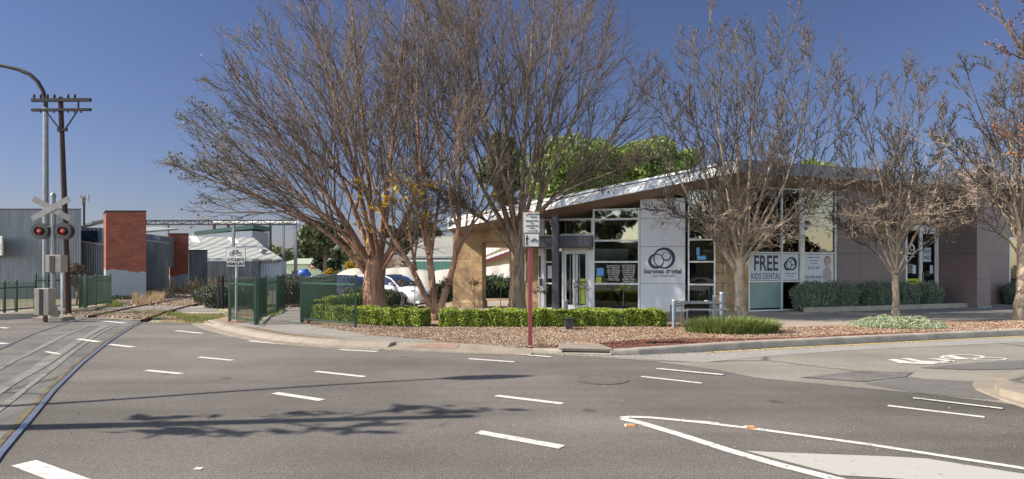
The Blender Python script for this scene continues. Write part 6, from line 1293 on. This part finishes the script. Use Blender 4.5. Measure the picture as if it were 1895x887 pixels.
for px_, d, rx, h_, sd, lb in ((1478, .62, .78, 1.0, 81, 'rounded grey-green shrub overlapping the FREE sign window, nearest the sandstone corner'), (1522, .6, .78, 1.02, 82, 'grey-green shrub below the sign with the smiling child'), (1590, .55, .85, .98, 83, 'grey-green shrub under the brown wall panels, left of the slender tree'),
                             (1640, .5, .8, .98, 84, 'grey-green shrub directly behind the slender tree trunk'), (1686, .6, .55, .95, 85, 'grey-green shrub in front of the exit door'), (1860, .5, .6, .92, 86, 'grey-green shrub just right of the brown porch wall'), (1905, .5, .8, .95, 87, 'grey-green shrub below the window at the right edge')):
    x, y = rf(px_, d); shrub('westringia_shrub', lb, x, y, rx, .42, h_, sd, 'l_west', 15000, .026, BASE, group='grey-green shrubs along the wall')
for px_, py_, rx, h_, sd, fl, lb, Yb_ in ((410, 571, .8, .95, 91, 700, 'mauve flowering rosemary bush left of the fence by the rails', None), (388, 562, .7, .7, 92, 500, 'smaller mauve flowering bush beside the far rails', None), (541, 569, .6, 1.3, 93, 500, 'mauve flowering bush behind the black fence in the path gap', None), (455, 567, .9, .95, 95, 400, 'mauve flowering bush mostly hidden by the kerbside fence panel', None),
                                  (663, 570, .75, .8, 94, 60, 'dull rosemary bush between the front fence panel and the thick trunk', None), (722, 571, .4, .72, 96, 40, 'rosemary bush just right of the thick reddish trunk', None)):
    x, y = G(px_, py_, 0); shrub('rosemary_bush', lb, x, y, rx, .6, h_, sd, 'l_rose', 9000, .03, 0, flowers=fl, group='rosemary bushes around the path')
x, y = G(745, 578, ZP); shrub('low_plants', 'low mixed green plants behind the left hedge', x, y, .9, .3, .22, 97, 'l_gum', 2500, .035, ZP)
x, y = G(920, 556, 0); shrub('dark_hedge_shrub', 'dark green shrub row seen through the gap beside the stone pillar', x - .3, y + 1, 2.1, .6, 1.25, 98, 'l_dark', 12000, .06, -.1)
x, y = G(830, 562, 0); shrub('dark_hedge_shrub', 'dark green shrub between the white sedan and stone pillar', x, y + .6, .7, .5, 1.1, 99, 'l_dark', 5000, .06, -.1)
x, y = G(300, 560, 0); shrub('weed_clump', 'dark green weeds at the foot of the painted brick wall', -18.2, 29.0, 1.2, .3, .4, 100, 'l_dark', 2500, .05, -.2)
x, y = -19.4, 31.5; shrub('weed_clump', 'green weeds against the lean-to between the brick blocks', -19.0, 31.8, 1.0, .4, .7, 101, 'l_dark', 2500, .06, -.2)
# strappy-leaved clump and silver groundcover
def blades(name, label, cx_, cy_, rx, ry, h_, n, seed, mname, z0=ZP, wd=.012, lean=.5, cat='plant', kind=None, group=None):
    rng = np.random.default_rng(seed); a = rng.uniform(0, 6.28, n); r_ = np.sqrt(rng.uniform(0, 1, n)); b0 = np.stack([cx_ + r_ * np.cos(a) * rx, cy_ + r_ * np.sin(a) * ry, np.full(n, z0)], 1)
    d = np.stack([np.cos(a) * r_ + rng.normal(0, .5, n), np.sin(a) * r_ + rng.normal(0, .5, n), np.zeros(n)], 1) * lean; hh = (h_ * rng.uniform(.6, 1.1, n) * (1 - .3 * r_ ** 2))[:, None]
    s = np.stack([-d[:, 1], d[:, 0], d[:, 2]], 1); s = nrm(s + rng.normal(0, .3, (n, 3)) * np.array([1, 1, 0])) * wd
    V_ = []
    for u, w_ in ((0, 1), (.4, .9), (.75, .6), (1, .08)): c = b0 + d * hh * u ** 1.8 + np.array([0, 0, 1.]) * hh * (u - .22 * u * u); V_ += [c - s * w_ * .5, c + s * w_ * .5]
    V_ = np.stack(V_, 1).reshape(-1, 3); i = np.arange(n)[:, None] * 8; F_ = np.concatenate([i + np.array([0, 1, 3, 2]), i + np.array([2, 3, 5, 4]), i + np.array([4, 5, 7, 6])])
    o = npmesh(name, V_, F_, M[mname], origin=(cx_, cy_, z0)); tag(o, label, cat, group, kind); return o
x, y = G(1353, 615, ZP); blades('strappy_plant', 'wide clump of strappy green leaves in front of the pale-trunked tree', x, y, 1.05, .5, .5, 2600, 110, 'l_strap', wd=.017, lean=.55)
def cover():
    rng = np.random.default_rng(111); x, y = G(1661, 604, ZP); n = 16000; a = rng.uniform(0, 6.28, n); r_ = np.sqrt(rng.uniform(0, 1, n)); X = x + r_ * np.cos(a) * 1.12; Yy = y + r_ * np.sin(a) * .85
    Z = ZP + (.17 + .05 * np.sin(X * 6) * np.cos(Yy * 7) + .02 * np.sin(X * 19)) * (1 - r_ ** 4) * rng.uniform(.75, 1.1, n) + .02; t = empty('silver_groundcover', (x, y, ZP), 'low mound of silvery groundcover around the slender tree', 'plant'); npmesh('foliage', *leafquads(rng, np.stack([X, Yy, Z], 1), .045, 1.3, .6), M['l_silver'], t)
    b = MB(); n2 = 28; b.add([(x, y, ZP + .12)] + [(x + 1.05 * math.cos(i * 2 * math.pi / n2), y + .78 * math.sin(i * 2 * math.pi / n2), ZP + .012) for i in range(n2)], [(0, 1 + i, 1 + (i + 1) % n2) for i in range(n2)]); b.build('inner_growth', M['l_hedgecore'], t)
cover()
# standard roses
for k, (px_, py_, sp, lb) in enumerate(((744, 526, .12, 'small standard rose with dark leaves in front of the white sedan door'), (768, 524, .12, 'small standard rose in front of the sedan front wheel'), (824, 524, .12, 'dark leaved standard rose right of the multi-stemmed tree'), (878, 527, .13, 'sparse reddish standard rose before the stone pillar'), (927, 528, .14, 'green leaved standard rose before the gap in the stone wall'),
                                  (1000, 540, .13, 'standard rose with dark drooping leaves right of the maroon post'), (1075, 533, .16, 'reddish standard rose in front of the glass doors'), (1154, 534, .14, 'round green topped standard rose in front of the window by the white wall'))):
    Y = 17.3; q = P(px_, py_, Y); t = empty('standard_rose', (q.x, Y, ZP), lb, 'rose', 'standard roses behind the hedge'); rng = np.random.default_rng(120 + k)
    b = MB(); b.tube([(q.x + .02, Y, ZP), (q.x - .01, Y, .6), (q.x, Y, q.z - .03)], [.013, .011, .011], 6)
    tips = []
    for j in range(9): d = nrm(rng.normal(0, 1, 3)); d[2] = abs(d[2]) * .8 + .1; e = Vector((q.x, Y, q.z - .04)) + Vector(d) * sp * 1.2; b.tube([(q.x, Y, q.z - .04), e], [.006, .003], 4); tips.append(tuple(e))
    b.build('stem', M['twig3'], t); tips = np.array(tips); n = 130 if k in (4, 7) else 80
    C_ = tips[rng.integers(0, 9, n)] + rng.normal(0, sp * .35, (n, 3)); npmesh('leaves', *leafquads(rng, C_, .042, 1.5), M['l_lime' if k in (4, 7) else 'l_red'], t)
# grass, weeds and chips -------------------------------------------------
def region_pts(rng, poly, n):
    poly = np.array(poly); lo, hi = poly.min(0), poly.max(0); out = np.zeros((0, 2))
    while len(out) < n:
        p = rng.uniform(lo, hi, (n * 2, 2)); ins = np.zeros(len(p), bool); j = len(poly) - 1
        for i in range(len(poly)):
            xi, yi = poly[i]; xj, yj = poly[j]; c = ((yi > p[:, 1]) != (yj > p[:, 1])) & (p[:, 0] < (xj - xi) * (p[:, 1] - yi) / (yj - yi + 1e-12) + xi); ins ^= c; j = i
        out = np.concatenate([out, p[ins]])
    return out[:n]
def grass(name, poly, n, h_, mname, seed, z0=0.0, wd=.008, patchy=0.0):
    rng = np.random.default_rng(seed); p = region_pts(rng, poly, n)
    if patchy: f = np.sin(p[:, 0] * 2.3 + seed) * np.cos(p[:, 1] * 1.9) + .5 * np.sin(p[:, 0] * 5 + p[:, 1] * 4); p = p[f > patchy - .5]; n = len(p)
    b0 = np.stack([p[:, 0], p[:, 1], np.full(n, z0)], 1); d = rng.normal(0, .4, (n, 3)) * np.array([1, 1, 0]); hh = h_ * rng.uniform(.4, 1.2, (n, 1)); s = nrm(rng.normal(0, 1, (n, 3)) * np.array([1, 1, 0])) * wd
    c1 = b0 + d * hh * .3 + np.array([0, 0, .6]) * hh; c2 = b0 + d * hh + np.array([0, 0, .95]) * hh
    V_ = np.stack([b0 - s / 2, b0 + s / 2, c1 + s * .35, c1 - s * .35, c2 + s * .05, c2 - s * .05], 1).reshape(-1, 3); i = np.arange(n)[:, None] * 6
    tag(npmesh(name, V_, np.concatenate([i + np.array([0, 1, 2, 3]), i + np.array([3, 2, 4, 5])]), M[mname]), kind='stuff')
grass('grass', [G(*q) for q in ((300, 596), (378, 598), (420, 593), (425, 583), (330, 583), (270, 590))], 5000, .1, 'l_grass', 201, -.01, patchy=.3)
grass('grass', [G(*q) for q in ((175, 586), (225, 583), (335, 589), (345, 580), (230, 577))], 2600, .12, 'l_grass', 202, -.01, patchy=.5)
grass('dry_grass', [G(*q) for q in ((290, 597), (378, 599), (423, 596), (425, 584), (330, 584))], 4000, .06, 'l_dry', 203, -.01)
grass('dry_grass', [(-17.6, 28.8), (-14.5, 24), (-13.8, 24.3), (-16.5, 29.5), (-19, 35), (-21, 35)], 3800, .45, 'l_dry', 204, -.02, wd=.02, patchy=.45)
grass('dry_grass', [(-19, 36), (-21, 36), (-24.5, 44), (-20.5, 44)], 2600, .9, 'l_dry', 205, -.02, wd=.03, patchy=.3)
grass('grass', [(-17.9, 28.8), (-14.8, 23.8), (-15.8, 23.4), (-20, 28.8)], 2600, .22, 'l_grass', 206, -.02, wd=.015, patchy=.4)
grass('grass', [g(478, 597), g(525, 577), g(532, 574), g(508, 573), g(470, 590)], 2200, .08, 'l_grass', 207, ZP, patchy=.2)
grass('dry_grass', [g(453, 606), g(550, 621), g(640, 629), g(640, 631), g(550, 624), g(453, 609)], 2600, .035, 'l_dry', 208, ZP)
def chips(name, poly, n, size, mname, seed, z0):
    rng = np.random.default_rng(seed); p = region_pts(rng, poly, n); C_ = np.stack([p[:, 0], p[:, 1], z0 + rng.uniform(.002, .012, n)], 1); a = rng.uniform(0, 6.28, n); s = size * rng.uniform(.4, 1.3, (n, 1))
    u = np.stack([np.cos(a), np.sin(a), rng.normal(0, .25, n)], 1); v = np.stack([-np.sin(a), np.cos(a), rng.normal(0, .25, n)], 1) * rng.uniform(.4, .9, (n, 1)); h_ = np.array([0, 0, 1.]) * s * .45
    V_ = np.stack([C_ - u * s / 2 - v * s / 2, C_ + u * s / 2 - v * s / 2, C_ + u * s / 2 + v * s / 2, C_ - u * s / 2 + v * s / 2, C_ + h_], 1).reshape(-1, 3); i = np.arange(n)[:, None] * 5
    tag(npmesh(name, V_, np.concatenate([i + np.array([0, 1, 4]), i + np.array([1, 2, 4]), i + np.array([2, 3, 4]), i + np.array([3, 0, 4])]), M[mname]), kind='stuff')
vz = ZP + .004
chips('gravel_stones', [g(560, 601), g(700, 622), g(860, 634), g(1100, 637), g(1260, 627), g(1900, 610), g(1900, 594), g(1500, 606), g(1250, 600), g(820, 606), g(700, 604)], 26000, .035, 'chips', 211, ZP)
chips('gravel_stones', [g(700, 622), g(860, 636), g(960, 643), g(1100, 639), g(1240, 620), g(1000, 612), g(800, 612)], 9000, .03, 'chips', 212, ZP)
chips('bark_chips', [g(1105, 637), g(1150, 632), g(1260, 628), g(1400, 628), g(1500, 624), g(1620, 618), g(1895, 611)] + [(K[i][0], K[i][1] + .22) for i in (17, 16, 15, 14, 13, 12, 11)], 9000, .04, 'chipsred', 213, vz)
chips('gravel_stones', [g(1105, 639), g(1183, 634), g(1300, 630), g(1400, 632), g(1620, 621), g(1895, 611)] + [(K[i][0], K[i][1] + .22) for i in (17, 15, 14, 13, 12)], 2600, .035, 'chipsred', 216, vz + .008)
chips('bark_chips', [g(700, 622), g(860, 634), g(1100, 636), g(1260, 626), g(1900, 608), g(1900, 598), g(1500, 606), g(1250, 602), g(820, 609), g(700, 606)], 5000, .035, 'l_brown', 217, ZP + .006)
chips('ballast_stones', [G(*q) for q in ((130, 585), (175, 586), (300, 592), (330, 590), (300, 578), (330, 572), (380, 558), (330, 560), (240, 575), (170, 575), (120, 577))], 9000, .09, 'chips', 214, -.01)
chips('ballast_stones', [(-16.8, 25), (-12.5, 25), (-17, 36), (-21.5, 38)], 7000, .1, 'chips', 215, 0)
chips('road_grit', [(x, y - .02) for x, y in K[2:17]] + [(x + .1, y - .35) for x, y in reversed(K[2:17])], 1100, .02, 'chips', 218, .006)
chips('road_grit', [(-5, 5), (6, 5), (9, 10), (-8, 12)], 260, .016, 'chips', 219, .004)
# slender tree outside the left edge: straight stem, tufted top, throws the dark band of shadow
def shadow_tree():
    rng = np.random.default_rng(301); base = caster(-12.1, 6.1, 0); base = Vector((-10.9, 5.55, 0)); t = empty('young_gum', (base.x, base.y, 0), 'slender straight-stemmed tree beyond the left edge whose tufted shadow lies across the road', 'tree')
    tp = resample([tuple(base), (base.x + .02, base.y, 4), (base.x, base.y + .05, 8.2)], 12); npmesh('trunk', *tubes(tp[None], np.linspace(.18, .075, 12)[None], 12), M['bark3'], t, smooth=True)
    br, lf = [], []
    for z, sx_, sy, L_ in ((3.6, .1, .4, .2), (5.55, .1, .5, .5), (5.6, .1, -.45, .45), (6.0, .2, -.5, .7), (6.3, .2, .5, .6), (6.7, .2, -.5, .7), (7.0, .1, .55, .8), (7.4, .1, -.4, .6), (7.7, .1, .35, .6)):
        p0 = np.array([base.x, base.y, z]); d = nrm(np.array([sx_ + rng.normal(0, .3), sy, .55])); pts = np.stack([p0 + d * L_ * u + np.array([0, 0, .15]) * u * u for u in np.linspace(0, 1, 6)]); br.append(pts)
        m = 17; u = rng.uniform(.7, 1.1, (m, 1)); lf.append(p0 + d * L_ * u + rng.normal(0, .1, (m, 3)) * np.array([.4, .3, 2.2]))
    npmesh('branches', *tubes(np.array(br), np.tile(np.linspace(.03, .01, 6), (len(br), 1)), 5), M['twig3'], t); npmesh('leaves', *leafquads(rng, np.concatenate(lf), .12, 2.4), M['l_dark'], t)
shadow_tree()
# across the road behind and beside the viewpoint: what the windows mirror
rng = np.random.default_rng(401); proto = None
for px_, y_, rot, lb in ((-7, -16, 0, 'leafy tree across the road left of the viewpoint, mirrored in the entrance glass'), (1, -19, 1, 'leafy tree across the road behind the viewpoint, mirrored in the tall window'), (-15, -19, 2, 'leafy tree across the road far left of the viewpoint'), (10, -17, 3, 'leafy tree across the road right of the viewpoint'),
                       (19, -19, 4, 'leafy tree farther right across the road behind the viewpoint'), (34, 5, 5, 'leafy tree beside the side street, mirrored in the sign windows'), (45, 2, 2.5, 'leafy tree farther along the side street past the right edge')):
    if proto is None:
        proto = empty('street_tree', (px_, y_, 0), lb, 'tree', 'leafy trees across the road'); bl = clumpy(rng, (px_, y_, 4.6), (3.9, 3.6, 3.6), 34, 1.05); npmesh('crown', *cloud(rng, bl, 11000, .2), M['l_gum'], proto)
        b = MB(); b.tube([(px_, y_, -.1), (px_ + .1, y_, 2), (px_, y_, 5)], [.25, .2, .1], 10); b.build('trunk', M['bark3'], proto)
    else:
        t = proto.copy(); col.objects.link(t); t.location = (px_, y_, 0); t.rotation_euler = (0, 0, rot); t['label'] = lb
        for ch in list(proto.children): c = ch.copy(); col.objects.link(c); c.parent = t
t = empty('shop_building', (-5, -30, -.25), 'long low pale shop building across the road behind the viewpoint', 'building')
b = MB(); b.box(-40, 30, -34, -30, -.25, 4.2); b.build('wall', M['weatherboard'], t); b = MB(); b.box(-40.4, 30.4, -34.4, -28.6, 4.2, 4.5); b.build('roof', M['rooftin'], t)
for k in range(10): b = MB(); b.box(-37 + k * 6.8, -33.5 + k * 6.8, -30.0, -29.96, .4, 2.8); b.build('window', M['carglass'], t)
t = empty('side_street_house', (58, 6, -.25), 'pale house with red post beyond the right edge, mirrored in the sign windows', 'house')
b = MB(); b.box(55, 62, -14, 14, -.25, 2.9); b.build('wall', M['weatherboard'], t); b = MB(); b.box(54.2, 62.5, -14.5, 14.5, 2.9, 3.2); b.build('roof', M['rooftin'], t); b = MB(); b.box(53.6, 53.9, 3, 3.3, -.25, 2.9); b.build('post', M['maroon'], t)
for k in range(4): b = MB(); b.box(54.96, 55.0, -12 + k * 6.5, -9.5 + k * 6.5, .9, 2.4); b.build('window', M['carglass'], t)
